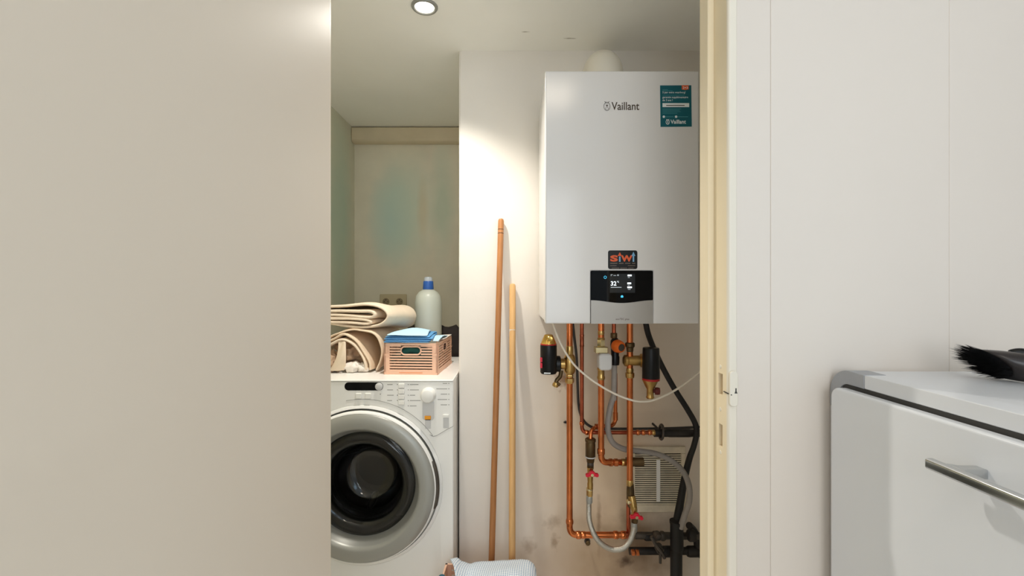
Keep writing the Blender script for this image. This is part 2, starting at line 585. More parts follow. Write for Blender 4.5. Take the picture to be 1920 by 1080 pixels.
struct(MB().box(1.33, 1.39, -1.8, -1.75, 0.95, 2.15).box(1.33, 1.39, -0.55, -0.5, 0.95, 2.15)
       .box(1.33, 1.39, -1.75, -0.55, 0.95, 1.0).box(1.33, 1.39, -1.75, -0.55, 2.1, 2.15)
       .box(1.33, 1.39, -1.175, -1.125, 1.0, 2.1), 'window_1', M_WPLASTIC)

# right frame post: rebate with two mortises, stop strip, rounded front arris
H1 = (0.8140, 0.8315, CAM_Z - (740 - 540) * 0.822 / FPX, CAM_Z - (700 - 540) * 0.822 / FPX)
H2 = (0.8150, 0.8290, CAM_Z - (837 - 540) * 0.822 / FPX, CAM_Z - (795 - 540) * 0.822 / FPX)
XB = RX + 0.0158
mb = MB()
FY0 = DY - 0.006
levels = [(0, H2[2], None), (H2[2], H2[3], H2), (H2[3], H1[2], None), (H1[2], H1[3], H1), (H1[3], 2.0, None)]
for z0, z1, h in levels:
    if h is None:
        mb.box(RX, XB, FY0 + 0.006, DYB, z0, z1)
    else:
        mb.box(RX, XB, FY0 + 0.006, h[0], z0, z1).box(RX, XB, h[1], DYB, z0, z1)
fr = struct(mb, 'trim_2', M_FRAME, 'cream painted door frame post with latch mortises')
mb = MB()
out = [(RX, DY), (XB, DY), (XB, FY0 + 0.0015), (XB - 0.0015, FY0)]
for k in range(7):
    a = math.radians(90 + 90 * k / 6)
    out.append((RX + 0.005 + 0.005 * math.cos(a), FY0 + 0.005 - 0.005 * math.sin(a)))
mb.prism(out, 'z', 0.0, 2.0).build('frame_bead', M_FRAME_W, fr, smooth=True)
mb = MB().prism([(0.365, 0.850), (0.3662, 0.8488), (RX, 0.8488), (RX, DYB), (0.365, DYB)], 'z', 0.0, 2.0)
mb.build('door_stop', M_FRAME, fr, bevel=0.0012)
mb = MB()
for h in (H1, H2):
    mb.box(XB + 0.0001, XB + 0.012, h[0] - 0.001, h[1] + 0.001, h[2] - 0.001, h[3] + 0.001)
mb.build('mortise_wood', M_WOOD_RAW, fr, label='bare brown wood inside the latch mortises')
for zz in (1.159 - (688 - 540) * 0.82 / FPX, 1.159 - (768 - 540) * 0.82 / FPX, 1.159 - (849 - 540) * 0.82 / FPX):
    MB().lathe((RX, 0.823, zz), (-1, 0, 0), [(0.0038, 0), (0.0034, 0.0007), (0.001, 0.0009)], 14).build('screw_head', M_FRAME_W, fr, smooth=True)
# white rounded keeper plate on the front of the post
o = rrect(RX + 0.0008, RX + 0.0155, CAM_Z - (760 - 540) * DY / FPX, CAM_Z - (694 - 540) * DY / FPX, 0.0068)
kp = MB().prism(o, 'y', FY0 - 0.0045, FY0).build('keeper_plate', M_FRAME_W, fr, bevel=0.0012)
MB().tube([(RX + 0.004, FY0 - 0.0052, CAM_Z - 0.1885 * 0.985), (RX - 0.001, FY0 + 0.002, CAM_Z - 0.1865 * 0.985), (RX - 0.0012, FY0 + 0.014, CAM_Z - 0.1835)], 0.0009, 8).build('latch_pin', M_IRON, kp, smooth=True)
MB().prism([(RX + 0.0105, 0.985), (RX + 0.0125, 0.985), (RX + 0.0125, 0.980), (RX + 0.0140, 0.976), (RX + 0.009, 0.976), (RX + 0.0105, 0.980)],
           'y', FY0 - 0.0049, FY0 - 0.0044).build('key_slot', M_DARKGAP, kp)

# left frame post (behind the open door) and head
fl = struct(MB().box(LRX - 0.0158, LRX, DY, DYB, 0, 2.0), 'trim_3', M_FRAME)
MB().box(LRX, LRX + 0.011, 0.850, DYB, 0, 2.0).build('door_stop', M_FRAME, fl, bevel=0.001)
fh = struct(MB().box(LRX, RX, DY, DYB, 1.985, 2.0), 'trim_4', M_FRAME)
MB().box(LRX + 0.011, 0.365, 0.850, DYB, 1.973, 1.985).build('door_stop', M_FRAME, fh)

# open door, seen along its inner face
dr = struct(MB().box(-0.357, -0.317, 0.07, 0.797, 0.012, 1.978), 'door_1', M_DOOR, 'flat cream door standing open toward the hall',
            bevel=0.0025, seg=3)
hd = MB()
for sx in (-1, 1):
    x = -0.337 + sx * 0.02
    hd.lathe((x, 0.125, 1.03), (sx, 0, 0), [(0.022, 0), (0.022, 0.006), (0.009, 0.008), (0.009, 0.045)], 18)
    hd.tube(fillet([(x + sx * 0.045, 0.118, 1.03), (x + sx * 0.045, 0.22, 1.03)], 0.01), 0.009, 12)
hd.build('handle', M_CHROME, dr, smooth=True)

# ceiling lamp of the hall (behind the camera)
cl = thing('ceiling_lamp', 'round white lamp on the hall ceiling', 'lamp', (0.25, -0.42, HC))
MB().lathe((0.25, -0.42, HC), (0, 0, -1), [(0.2, 0), (0.2, 0.01)], 32).build('base', M_WPLASTIC, cl)

# ================================================================== DOWNLIGHT
dl = thing('downlight', 'round recessed spotlight glowing in the closet ceiling', 'lamp', LAMP)
MB().lathe(LAMP, (0, 0, -1), [(0.0405, -0.001), (0.0405, 0.002), (0.038, 0.0055), (0.032, 0.0062), (0.029, 0.004), (0.0285, -0.0005)], 40, False, False)\
    .build('bezel', M_SILVER, dl, smooth=True)
MB().lathe(LAMP, (0, 0, -1), [(0.0285, 0.0015), (0.022, 0.0030), (0.012, 0.0036), (0.003, 0.0038)], 32)\
    .build('lens', M_LAMP, dl, smooth=True, label='glowing white lens')
sp = bpy.data.lights.new('downlight_spot', 'SPOT')
sp.energy = 40.0
sp.color = (1.0, 0.95, 0.86)
sp.spot_size = math.radians(118)
sp.spot_blend = 0.85
sp.shadow_soft_size = 0.022
so = bpy.data.objects.new('downlight_spot', sp)
COL.objects.link(so)
so.location = LAMP + Vector((0, 0, -0.03))
so.rotation_euler = Vector((0.03, -0.14, -1)).to_track_quat('-Z', 'Y').to_euler()

# ================================================================== BOILER
BY = 1.30
bx0, bx1 = 0.0945, 0.5345
bz0, bz1 = CAM_Z - 0.102, CAM_Z + 0.6204
bo = thing('gas_boiler', 'white wall-hung gas boiler with black control panel above copper pipes', 'boiler', ((bx0 + bx1) / 2, WY, bz0))
MB().box(bx0 + 0.002, bx1 - 0.002, BY + 0.034, WY - 0.001, bz0 + 0.003, bz1 - 0.001).build('casing', M_BOILER, bo, bevel=0.004)
# front cover: C-shaped around the control panel
cx0, cx1 = (1108 - 960) * BY / FPX, (1224 - 960) * BY / FPX
cz1 = CAM_Z + (540 - 508) * BY / FPX
out = [(bx0, bz0), (cx0 - 0.0008, bz0), (cx0 - 0.0008, cz1 + 0.0008), (cx1 + 0.0008, cz1 + 0.0008), (cx1 + 0.0008, bz0), (bx1, bz0), (bx1, bz1), (bx0, bz1)]
plate(out, BY, BY + 0.033).build('front_cover', M_BOILER, bo, bevel=0.004, seg=3)
MB().box(cx0, cx1, BY + 0.006, BY + 0.033, bz0 + 0.001, cz1).build('panel_recess', M_BLACK, bo)
n = 24


def wav(t):
    return CAM_Z - (568 - 540 - 5.0 + 5.0 * math.cos((t - 0.5) * 2 * math.pi)) * BY / FPX + 0.0005


wave = [(cx0 + (cx1 - cx0) * k / n, CAM_Z - (562.5 + 2.6 * (1 + math.cos((k / n - 0.5) * 2 * math.pi)) - 540) * BY / FPX) for k in range(n + 1)]
top = rrect(cx0, cx1, cz1 - 0.02, cz1, 0.003)
up = [p for p in top if p[1] > cz1 - 0.01]
gp = plate([(x, z) for x, z in up] + wave, BY - 0.0015, BY + 0.004).build('control_glass', M_BLACKGLASS, bo)
plate([(cx0, bz0), (cx1, bz0)] + [(x, z - 0.0008) for x, z in reversed(wave)], BY - 0.001, BY + 0.004).build('panel_flap', M_SILVER2, bo)


def bp(px, py):
    return ((px - 960) * BY / FPX, CAM_Z - (py - 540) * BY / FPX)


def btext(body, px0, px1, py0, py1, m, name, parent, y, bold=0.0):
    x0, z1 = bp(px0, py0)
    x1, z0 = bp(px1, py1)
    return text(body, x0, x1, z0, z1, y, m, name, parent, bold)


def brect(mb, px0, px1, py0, py1, y):
    x0, z1 = bp(px0, py0)
    x1, z0 = bp(px1, py1)
    return mb.add([(x0, y, z0), (x1, y, z0), (x1, y, z1), (x0, y, z1)], [(0, 1, 2, 3)])


yg = BY - 0.0017
sx0, sz1 = bp(1143, 513.5)
sx1, sz0 = bp(1190.5, 549)
MB().add([(sx0, yg, sz0), (sx1, yg, sz0), (sx1, yg, sz1), (sx0, yg, sz1)], [(0, 1, 2, 3)]).build('screen', M_SCREEN, gp, label='lit dark display')
yt = BY - 0.0019
btext('32', 1145, 1155.5, 527.5, 535.5, M_EWHITE, 'screen_digits', gp, yt, 0.012)
btext('°C', 1156.5, 1160, 527, 530, M_EWHITE, 'screen_unit', gp, yt, 0.01)
mb = MB()
for a in ((1176.5, 1184, 515, 518), (1176, 1183, 529.7, 532.8), (1176, 1184.5, 537.2, 540.2)):
    brect(mb, *a, yt)
mb.build('screen_values', M_EWHITE, gp)['kind'] = 'stuff'
mb = MB()
for a in ((1145, 1165, 538, 539.6), (1177, 1180.5, 519.6, 521), (1176.5, 1180.5, 534.2, 535.4), (1177, 1182, 541.8, 543.2),
          (1145, 1146.2, 514.5, 517.5), (1146, 1148.5, 514.5, 515.5), (1150, 1155, 516, 517.2), (1157, 1160, 514.8, 517.2)):
    brect(mb, *a, yt)
mb.build('screen_captions', M_EGREY, gp)['kind'] = 'stuff'
x, z = bp(1134.5, 520)
MB().lathe((x, yt, z), (0, -1, 0), [(0.0042, 0), (0.0028, 0)], 20, False, False).build('power_symbol', M_ECYAN, gp)
x, z = bp(1166, 556)
mb = MB().box(x - 0.0035, x + 0.0035, yt, yt + 0.0002, z - 0.003, z + 0.001)
mb.prism([(x - 0.0045, z + 0.001), (x + 0.0045, z + 0.001), (x, z + 0.0042)], 'y', yt, yt + 0.0002)
mb.build('home_symbol', M_ECYAN, gp)
btext('ecoTEC plus', 1154.5, 1179.5, 596.3, 601.2, M_PRINTDK, 'flap_lettering', bo, BY - 0.0012)

# company lettering and hare-in-egg emblem
yl = BY - 0.0004
btext('Vaillant', 1146.5, 1198.5, 191.5, 206.5, M_PRINTDK, 'logo_lettering', bo, yl, 0.012)


def emblem(px, py, rx, ry, m, parent, y, th=1.0):
    mb = MB()
    c = [bp(px + rx * math.cos(a), py + ry * math.sin(a)) for a in [2 * math.pi * k / 28 for k in range(28)]]
    mb.tube([(p[0], y, p[1]) for p in c], R(0.42 * th, BY), 6, closed=True)
    for s in (-1, 1):   # ears
        pts = [(px + s * rx * 0.25, py - ry * 0.55), (px + s * rx * 0.35, py - ry * 1.0), (px + s * rx * 0.8, py - ry * 1.18)]
        mb.tube([(bp(*q)[0], y, bp(*q)[1]) for q in pts], R(0.4 * th, BY), 6)
    hd_ = [bp(px - rx * .4, py - ry * .35), bp(px + rx * .4, py - ry * .35), bp(px, py + ry * .12)]
    mb.prism(hd_, 'y', y - 0.0002, y)
    for s in (-1, 1):
        pts = [(px + s * rx * 0.1, py + ry * 0.1), (px + s * rx * 0.5, py + ry * 0.55), (px + s * rx * 0.15, py + ry * 0.8)]
        mb.tube([(bp(*q)[0], y, bp(*q)[1]) for q in pts], R(0.3 * th, BY), 6)
    return mb.build('logo_emblem', m, parent)


emblem(1138, 199.5, 5.8, 7.8, M_PRINTDK, bo, yl)

# teal warranty sticker
ys = BY - 0.0005
o4 = [bp(1237.5, 160.3), bp(1296, 160), bp(1297, 237.5), bp(1238.5, 238)]
tk = plate(list(reversed(o4)), ys, BY).build('warranty_sticker', M_TEAL, bo, label='teal sticker with white print and orange tag')
yk = ys - 0.0002
plate(list(reversed([bp(1278, 160.2), bp(1291, 160.1), bp(1291.2, 167.5), bp(1285, 169), bp(1278.2, 168)])), yk, ys).build('sticker_tag', M_ORTAG, tk)
ykk = yk - 0.0002
btext('2+3', 1280, 1289.5, 162.5, 166.8, M_PWHITE, 'sticker_tag_text', tk, ykk, 0.01)
btext('3 jaar extra waarborg!', 1242, 1285, 171.5, 176.2, M_PWHITE, 'sticker_text', tk, yk, 0.006)
btext('garantie supplémentaire', 1242, 1290, 180.5, 185.4, M_PWHITE, 'sticker_text', tk, yk, 0.006)
btext('de 3 ans !', 1242, 1261, 186, 190, M_PWHITE, 'sticker_text', tk, yk, 0.006)
mb = MB()
brect(mb, 1242, 1292, 193.5, 201, yk)
mb.build('sticker_strip', M_PWHITE, tk)
mb = MB()
brect(mb, 1249, 1283.5, 197.2, 198.6, ykk)
mb.build('sticker_strip_print', M_PRINTDK, tk)
mb = MB()
for a in ((1242, 1252, 168.2, 168.9), (1242, 1261, 169.9, 170.6), (1242, 1283, 178.4, 179.1), (1242, 1277, 204, 204.7),
          (1242, 1274, 206.5, 207.2), (1242, 1276, 209.2, 209.9), (1242, 1270, 212, 212.7), (1247, 1263, 218.6, 219.6), (1270, 1290, 218.6, 219.6)):
    brect(mb, *a, yk)
mb.build('sticker_fine_print', M_PTEAL, tk)['kind'] = 'stuff'
for q in (1244.5, 1267.5):
    x, z = bp(q, 219)
    MB().lathe((x, yk, z), (0, -1, 0), [(R(2.3, BY), 0), (R(1.0, BY), 0.0001)], 16).build('sticker_dot', M_PWHITE, tk)
btext('Vaillant', 1257, 1286, 224.5, 232.2, M_PWHITE, 'sticker_lettering', tk, yk, 0.02)
emblem(1251.8, 229, 3.2, 4.4, M_PWHITE, tk, yk, 1.1)

# black installer sticker
a, b = bp(1140, 504.5), bp(1195, 469.5)
ik = plate(rrect(a[0], b[0], a[1], b[1], 0.006), ys, BY).build('installer_sticker', M_BLACK, bo, label='black rounded sticker with orange letters')
btext('S', 1144, 1158.5, 478.5, 490.5, M_SORANGE, 'sticker_letter', ik, yk, 0.05)
mb = MB().prism([bp(1158, 480), bp(1162, 473), bp(1166, 480)][::-1], 'y', yk, yk + 0.0001)
mb.build('orange_arrow', M_SORANGE, ik)
mb = MB()
brect(mb, 1160.6, 1163.4, 481, 490.8, yk)
mb.build('arrow_shaft', M_SBLUE, ik)
btext('W', 1164, 1186, 478.5, 490.5, M_SORANGE, 'sticker_letter', ik, yk, 0.05)
mb = MB().prism([bp(1183.8, 480), bp(1187.5, 472), bp(1191.2, 480)][::-1], 'y', ykk, ykk + 0.0001)
brect(mb, 1186, 1189, 479.5, 490.8, ykk)
mb.build('blue_arrow', M_SBLUE, ik)
mb = MB()
for q in ((1144, 1157.5, 493, 494.4), (1160.5, 1169, 493, 494.4), (1172, 1182, 493, 494.4), (1185, 1191, 493, 494.4), (1144, 1156, 497.6, 498.6), (1177, 1191, 497.6, 498.6),
          (1147, 1161, 502, 502.9), (1163, 1176, 502, 502.9), (1178, 1188, 502, 502.9)):
    brect(mb, *q, yk)
mb.build('sticker_small_print', M_SGREY, ik)['kind'] = 'stuff'

# flue elbow on top of the boiler
FX, FYy = 0.312, 1.525
fe = thing('flue_elbow', 'white round flue elbow rising from the boiler top into the wall', 'flue', (FX, FYy, bz1))
pts = [(FX, FYy, bz1 - 0.0005), (FX, FYy, bz1 + 0.065)]
for k in range(1, 13):
    a = math.radians(90 * k / 12)
    pts.append((FX, FYy + 0.075 * (1 - math.cos(a)), bz1 + 0.065 + 0.075 * math.sin(a)))
pts.append((FX, WY + 0.01, bz1 + 0.14))
MB().tube(pts, 0.061, 36).build('elbow', M_FLUE, fe, smooth=True)
MB().lathe((FX, FYy, bz1), (0, 0, 1), [(0.070, 0), (0.070, 0.012), (0.0625, 0.016), (0.0625, 0.03), (0.058, 0.032)], 36, True, False).build('collar', M_FLUE, fe, smooth=True)

# ================================================================== PIPES UNDER THE BOILER
PY = 1.50


def Z(py, y=PY):
    return CAM_Z - (py - 540) / FPX * y


def X(px, y=PY):
    return (px - 960) / FPX * y


def vfit(px, py0, py1, rpx, m, name, parent, y=PY, seg=20, prof=None, rot=0.0):
    """turned fitting on a vertical pipe between photo rows py0 (top) and py1 (bottom)"""
    zt, zb = Z(py0, y), Z(py1, y)
    h = zt - zb
    r = R(rpx, y)
    if prof is None:
        prof = [(r * 0.86, 0), (r, h * 0.12), (r, h * 0.88), (r * 0.86, h)]
    else:
        prof = [(r * a, h * d) for a, d in prof]
    return MB().lathe((X(px, y), y, zb), (0, 0, 1), prof, seg, rot=rot).build(name, m, parent, smooth=True)


def hfit(px0, px1, py, rpx, m, name, parent, y=PY, seg=20, prof=None):
    x0, x1 = X(px0, y), X(px1, y)
    h = x1 - x0
    r = R(rpx, y)
    if prof is None:
        prof = [(r * 0.86, 0), (r, h * 0.15), (r, h * 0.85), (r * 0.86, h)]
    else:
        prof = [(r * a, h * d) for a, d in prof]
    return MB().lathe((x0, y, Z(py, y)), (1, 0, 0), prof, seg).build(name, m, parent, smooth=True)


ZT = bz0 + 0.002
GR = 'copper pipes under the boiler'
# --- left heating pipe
p1 = thing('copper_pipe', 'thick copper pipe at far left, bending right near the floor', 'pipe', P(1068, 1003, PY), GR)
r22 = R(5.8, PY)
MB().tube(fillet([(X(1068), PY, ZT), (X(1068), PY, Z(1003)), (X(1176), PY, Z(1003))], 0.028), r22, 18).build('pipe', M_COPPER, p1, smooth=True)
vfit(1068, 648, 668, 6.6, M_BRASS, 'compression_nut', p1)
vfit(1068, 664, 702, 11.0, M_BRASS, 'tee_body', p1, prof=[(.6, 0), (.85, .08), (1, .2), (1, .8), (.85, .92), (.6, 1)])
vfit(1068, 701, 719, 8.6, M_BRASS, 'compression_nut', p1, seg=6, prof=[(.75, 0), (1, .15), (1, .55), (.7, .62), (.85, .8), (.7, 1)])
vfit(1068, 973, 988, 7.0, M_COPPER, 'press_collar', p1, prof=[(.85, 0), (.85, .3), (1.02, .5), (1.02, .8), (.86, 1)])
for a in (1080, 1150, 1164):
    hfit(a, a + 9, 1003, 7.2, M_COPPER, 'press_collar', p1)
hfit(1089, 1098, 1003, 6.6, M_COPPER, 'press_collar', p1)
hfit(1172, 1179, 1003, 6.6, M_COPPERD, 'press_collar', p1)
# --- thin pipe beside it
p2 = thing('copper_pipe', 'thin reddish copper pipe second from left, turning right at mid height', 'pipe', P(1091, 811, 1.55), GR)
Y2 = 1.55
r15 = R(3.7, Y2)
MB().tube(fillet([(X(1091, Y2), Y2, ZT), (X(1091, Y2), Y2, Z(811, Y2)), (X(1228, Y2), Y2, Z(811, Y2))], 0.022), r15, 16).build('pipe', M_COPPERD, p2, smooth=True)
vfit(1091, 627, 650, 4.2, M_COPPERD, 'soldered_coupling', p2, y=Y2, prof=[(.95, 0), (1.05, .05), (.95, .2), (.95, .8), (1.05, .95), (.95, 1)])
vfit(1091, 791, 797, 4.7, M_COPPER, 'solder_ring', p2, y=Y2)
hfit(1097, 1103, 811, 4.7, M_COPPER, 'solder_ring', p2, y=Y2)
for a in (1193, 1203, 1215, 1222):
    hfit(a, a + 6, 811, 5.0, M_COPPER if a < 1220 else M_BRASS, 'solder_ring', p2, y=Y2)
# --- gas pipe with isolating valve
p3 = thing('copper_pipe', 'copper pipe with brass valve and pale grey cap, ending in a right-hand bend', 'pipe', P(1127, 867, PY), GR)
MB().tube(fillet([(X(1127), PY, ZT), (X(1127), PY, Z(867)), (X(1174, 1.533), 1.533, Z(867, 1.533))], 0.028), r22, 18).build('pipe', M_COPPER, p3, smooth=True)
vfit(1127, 611, 621, 4.6, M_COPPER, 'pipe_sleeve', p3)
vfit(1127, 620, 637, 7.2, M_BRASS, 'compression_nut', p3, prof=[(.95, 0), (1, .1), (.75, .3), (.8, .55), (.9, .75), (.8, 1)])
vfit(1127, 636, 652, 7.8, M_BRASSL, 'hex_body', p3, seg=6, rot=0.3)
MB().box(X(1115), X(1138), PY - 0.019, PY + 0.019, Z(661), Z(650)).build('square_body', M_BRASSL, p3, bevel=0.002)
vfit(1127, 690, 712, 7.0, M_BRASS, 'union_nut', p3, prof=[(.85, 0), (1.05, .1), (1.05, .25), (.9, .35), (.9, .8), (1.1, .9), (1, 1)])
MB().prism(rrect(X(1120), X(1144.5), Z(692), Z(661), 0.012), 'y', PY - 0.03, PY + 0.012).build('valve_cap', M_LGREY, p3, bevel=0.006, seg=3, label='pale grey plastic valve cap')
vfit(1127, 841, 852, 7.1, M_COPPER, 'press_collar', p3)
for a in (1141, 1151):
    hfit(a, a + 8, 867, 7.0, M_COPPER, 'press_collar', p3, y=1.515)
hfit(1164, 1175, 867, 6.6, M_BRASS, 'union_nut', p3, y=1.528)
# --- stub of that line behind: dark sleeve into the wall
sl = MB().cyl((X(1174, 1.535), 1.535, Z(866, 1.535)), (X(1206, 1.535), 1.535, Z(866, 1.535)), R(8.2, 1.535), 20).build('pipe_sleeve', M_BRONZE, p3, smooth=True, label='dark bronze end sleeve')
# --- right heating pipe
p4 = thing('copper_pipe', 'copper pipe beside the vent grille, joined to the right brass filter', 'pipe', P(1181, 945, PY), GR)
MB().tube([(X(1181), PY, ZT), (X(1181), PY, Z(905))], r22, 18).build('pipe', M_COPPER, p4, smooth=True)
MB().tube(fillet([(X(1180), PY + 0.012, Z(935)), (X(1180), PY + 0.012, Z(1012))], 0.02), R(3.9, PY), 14).build('lower_pipe', M_COPPERD, p4, smooth=True)
vfit(1181, 642, 662, 9.0, M_BRONZE, 'compression_nut', p4, prof=[(.55, 0), (.7, .2), (.75, .5), (1, .62), (1, .92), (.8, 1)])
vfit(1181, 690, 708, 8.4, M_BRASS, 'compression_nut', p4, prof=[(.9, 0), (1, .2), (1, .5), (.75, .55), (.85, .75), (.75, 1)])
hfit(1168, 1207, 676, 11.5, M_BRASS, 'tee_body', p4, prof=[(.55, 0), (.95, .08), (.95, .2), (.84, .24), (.84, .8), (1.1, .86), (1.1, .97), (.9, 1)])
vfit(1181, 899, 911, 6.4, M_BRASS, 'union_nut', p4)
vfit(1182, 908, 951, 7.4, M_BRONZE, 'valve_tee', p4, prof=[(.55, 0), (.75, .1), (.95, .3), (1.0, .6), (.95, .8), (.85, 1)])
x0 = P(1179, 940, PY - 0.012)
MB().lathe(x0, (0, -1, 0), [(0.009, 0), (0.0095, 0.004), (0.006, 0.012), (0.003, 0.013)], 14).build('drain_screw', M_BRASSL, p4, smooth=True)

# --- left filter
fs1 = thing('dirt_separator', 'black separator with gold dome top and red band, left of the pipes', 'separator', P(1028, 700, 1.47), 'black separators on the heating pipes')
FYl = 1.47
vfit(1028.5, 646, 700, 15.6, M_BLACK, 'body', fs1, y=FYl, seg=28, prof=[(.9, 0), (1, .05), (1, .96), (.97, 1)])
vfit(1028.5, 643.5, 649.5, 15.2, M_RED, 'red_band', fs1, y=FYl, seg=28)
vfit(1028.5, 626.5, 644.5, 14.6, M_GOLD, 'dome', fs1, y=FYl, seg=28, prof=[(1, 0), (.97, .12), (.8, .45), (.58, .85), (.5, .96), (.3, 1)])
q = P(1031, 636, FYl - 0.022)
MB().lathe(q, (0.1, -1, 0.25), [(0.010, -0.01), (0.010, 0.004), (0.0075, 0.006), (0.003, 0.0055)], 16).build('vent_screw', M_GOLD, fs1, smooth=True)
hfit(1040, 1051, 682, 15, M_BLACK, 'side_port', fs1, y=1.49, seg=22)
hfit(1049, 1060, 682, 10, M_BRASS, 'union_ring', fs1, y=1.495, seg=22)
mb = MB()
for a, bb in ((669, 677), (679, 688)):
    for k in range(3):
        mb.box(X(1012.2, FYl) , X(1016 - k * 0.6, FYl), FYl - 0.021 + k * 0.004, FYl - 0.019 + k * 0.004, Z(bb, FYl), Z(a, FYl))
mb.build('red_lettering', M_REDB, fs1)
mb = MB().box(X(1019, FYl), X(1031, FYl), FYl - 0.0271, FYl - 0.024, Z(698, FYl), Z(696, FYl))
mb.build('white_lettering', M_PWHITE, fs1)
mb = MB().tube(smooth_path([P(1052, 695, 1.49), P(1050, 706, 1.485), P(1044, 713, 1.48), P(1042, 722, 1.48)]), 0.007, 12)
dk = mb.build('drain_cock', M_BRONZE, fs1, smooth=True)
MB().lathe(P(1041, 724, 1.48), (0.3, -0.2, 1), [(0.010, 0), (0.011, 0.006), (0.007, 0.014)], 14).build('drain_nut', M_BRASS, dk, smooth=True)
MB().tube([P(1044, 718, 1.475), P(1050, 722, 1.47)], 0.005, 10).build('drain_lever', M_BRONZE, dk, smooth=True)
# --- right filter
fs2 = thing('dirt_separator', 'black separator with brass cone below, right of the copper pipes', 'separator', P(1220, 747, 1.47), 'black separators on the heating pipes')
vfit(1220.5, 652, 710, 16.2, M_BLACK, 'body', fs2, y=FYl, seg=28, prof=[(.97, 0), (1, .03), (.98, .5), (.94, .97), (.9, 1)])
vfit(1220.5, 708, 713.5, 16.0, M_RED, 'red_band', fs2, y=FYl, seg=28)
vfit(1219, 712, 747, 15.0, M_BRASS, 'cone', fs2, y=FYl, seg=28, prof=[(.42, 0), (.5, .06), (.42, .14), (.42, .5), (.55, .58), (.85, .85), (1, 1)])
MB().lathe(P(1225, 733, FYl), (1, -0.2, 0), [(0.006, 0), (0.006, 0.004), (0.0115, 0.005), (0.0125, 0.012), (0.011, 0.020), (0.006, 0.021)], 12).build('drain_knob', mat('dark_red_plastic', rgb(92, 22, 18), 0.5), fs2, smooth=True)
hfit(1203, 1210, 676, 12, M_BRASS, 'union_ring', fs2, y=1.485, seg=22)

# --- safety valve with orange cap and clear discharge tube
sv = thing('safety_valve', 'black safety valve with orange cap between the copper pipes', 'valve', P(1152, 745, 1.52))
Y5 = 1.52
MB().tube([(X(1151, Y5), Y5, ZT), (X(1151, Y5), Y5, Z(640, Y5))], R(3.8, Y5), 14).build('inlet_pipe', M_COPPERD, sv, smooth=True)
vfit(1151, 624, 634, 6.2, M_BRONZE, 'compression_nut', sv, y=Y5)
vfit(1153, 634, 684, 8.6, M_BLACK, 'body', sv, y=Y5, prof=[(.9, 0), (.98, .1), (.98, .3), (.85, .36), (.9, .6), (1.0, .75), (.95, .9), (.6, 1)])
q = P(1155, 648, Y5 - 0.005)
kn = MB().lathe(q, (0.45, -1, -0.12), [(0.020, 0), (0.022, 0.008), (0.020, 0.022), (0.017, 0.028), (0.013, 0.029)], 20).build('orange_cap', M_ORKNOB, sv, smooth=True)
MB().lathe(q + Vector((0.45, -1, -0.12)).normalized() * 0.0285, (0.45, -1, -0.12), [(0.012, 0), (0.012, 0.002), (0.004, 0.003)], 16).build('cap_centre', M_IRONL, kn, smooth=True)
MB().tube([P(1152, 683, Y5), P(1151, 750, Y5)], R(5.2, Y5), 14).build('outlet_tube', M_HOSE, sv, smooth=True)

# --- small copper loop behind
lp = thing('copper_pipe', 'small looping copper tube behind the grey hose', 'pipe', P(1107, 825, 1.55), GR)
pts = [P(1154, 700, 1.57), P(1154, 790, 1.57), P(1147, 799, 1.56), P(1121, 799, 1.545), P(1108, 806, 1.53), P(1107, 828, 1.52)]
MB().tube(fillet(pts, 0.025), R(3.7, 1.54), 12).build('pipe', M_COPPER, lp, smooth=True)
MB().lathe(P(1118, 799.5, 1.543), (1, 0, 0), [(R(4.9, 1.54), -0.005), (R(4.9, 1.54), 0.007)], 16).build('solder_ring', M_COPPER, lp, smooth=True)
MB().lathe(P(1154, 779, 1.57), (0, 0, 1), [(R(4.6, 1.57), -0.016), (R(4.6, 1.57), 0.01)], 16).build('solder_ring', M_COPPER, lp, smooth=True)

# --- filling loop: check valve, two red-handled taps, braided hose
cv = thing('check_valve', 'dark bronze check valve below the copper loop', 'valve', P(1107, 878, 1.52))
vfit(1107, 822, 866, 9.4, M_BRONZE, 'body', cv, y=1.52, prof=[(.75, 0), (.82, .14), (1, .2), (1, .75), (.95, .86), (1.08, .88), (1.08, .97), (.9, 1)])
vfit(1107, 855, 857.5, 10, M_LGREY, 'steel_ring', cv, y=1.52)
vfit(1107, 864, 880, 6.2, M_IRONL, 'outlet_nut', cv, y=1.52)


def red_handle(px, py, y, ang, parent):
    mb = MB()
    wpts = [(-0.0205, -0.0055), (-0.015, -0.0072), (-0.008, -0.0045), (0, -0.0055), (0.008, -0.0045), (0.015, -0.0072), (0.0205, -0.0055), (0.0215, 0.0005),
            (0.0185, 0.0042), (0.011, 0.0046), (0.007, 0.0100), (0.003, 0.0125), (-0.003, 0.0125), (-0.007, 0.0100), (-0.011, 0.0046), (-0.0185, 0.0042), (-0.0215, 0.0005)]
    c, s = math.cos(ang), math.sin(ang)
    q = P(px, py, y)
    mb.prism([(q.x + a * c - b * s, q.z + a * s + b * c) for a, b in wpts], 'y', y - 0.027, y - 0.016)
    h = mb.build('red_handle', M_REDB, parent, bevel=0.0015)
    MB().cyl((q.x, y, q.z), (q.x, y - 0.0275, q.z), 0.005, 14).build('handle_screw', M_BRASSL, h, smooth=True)


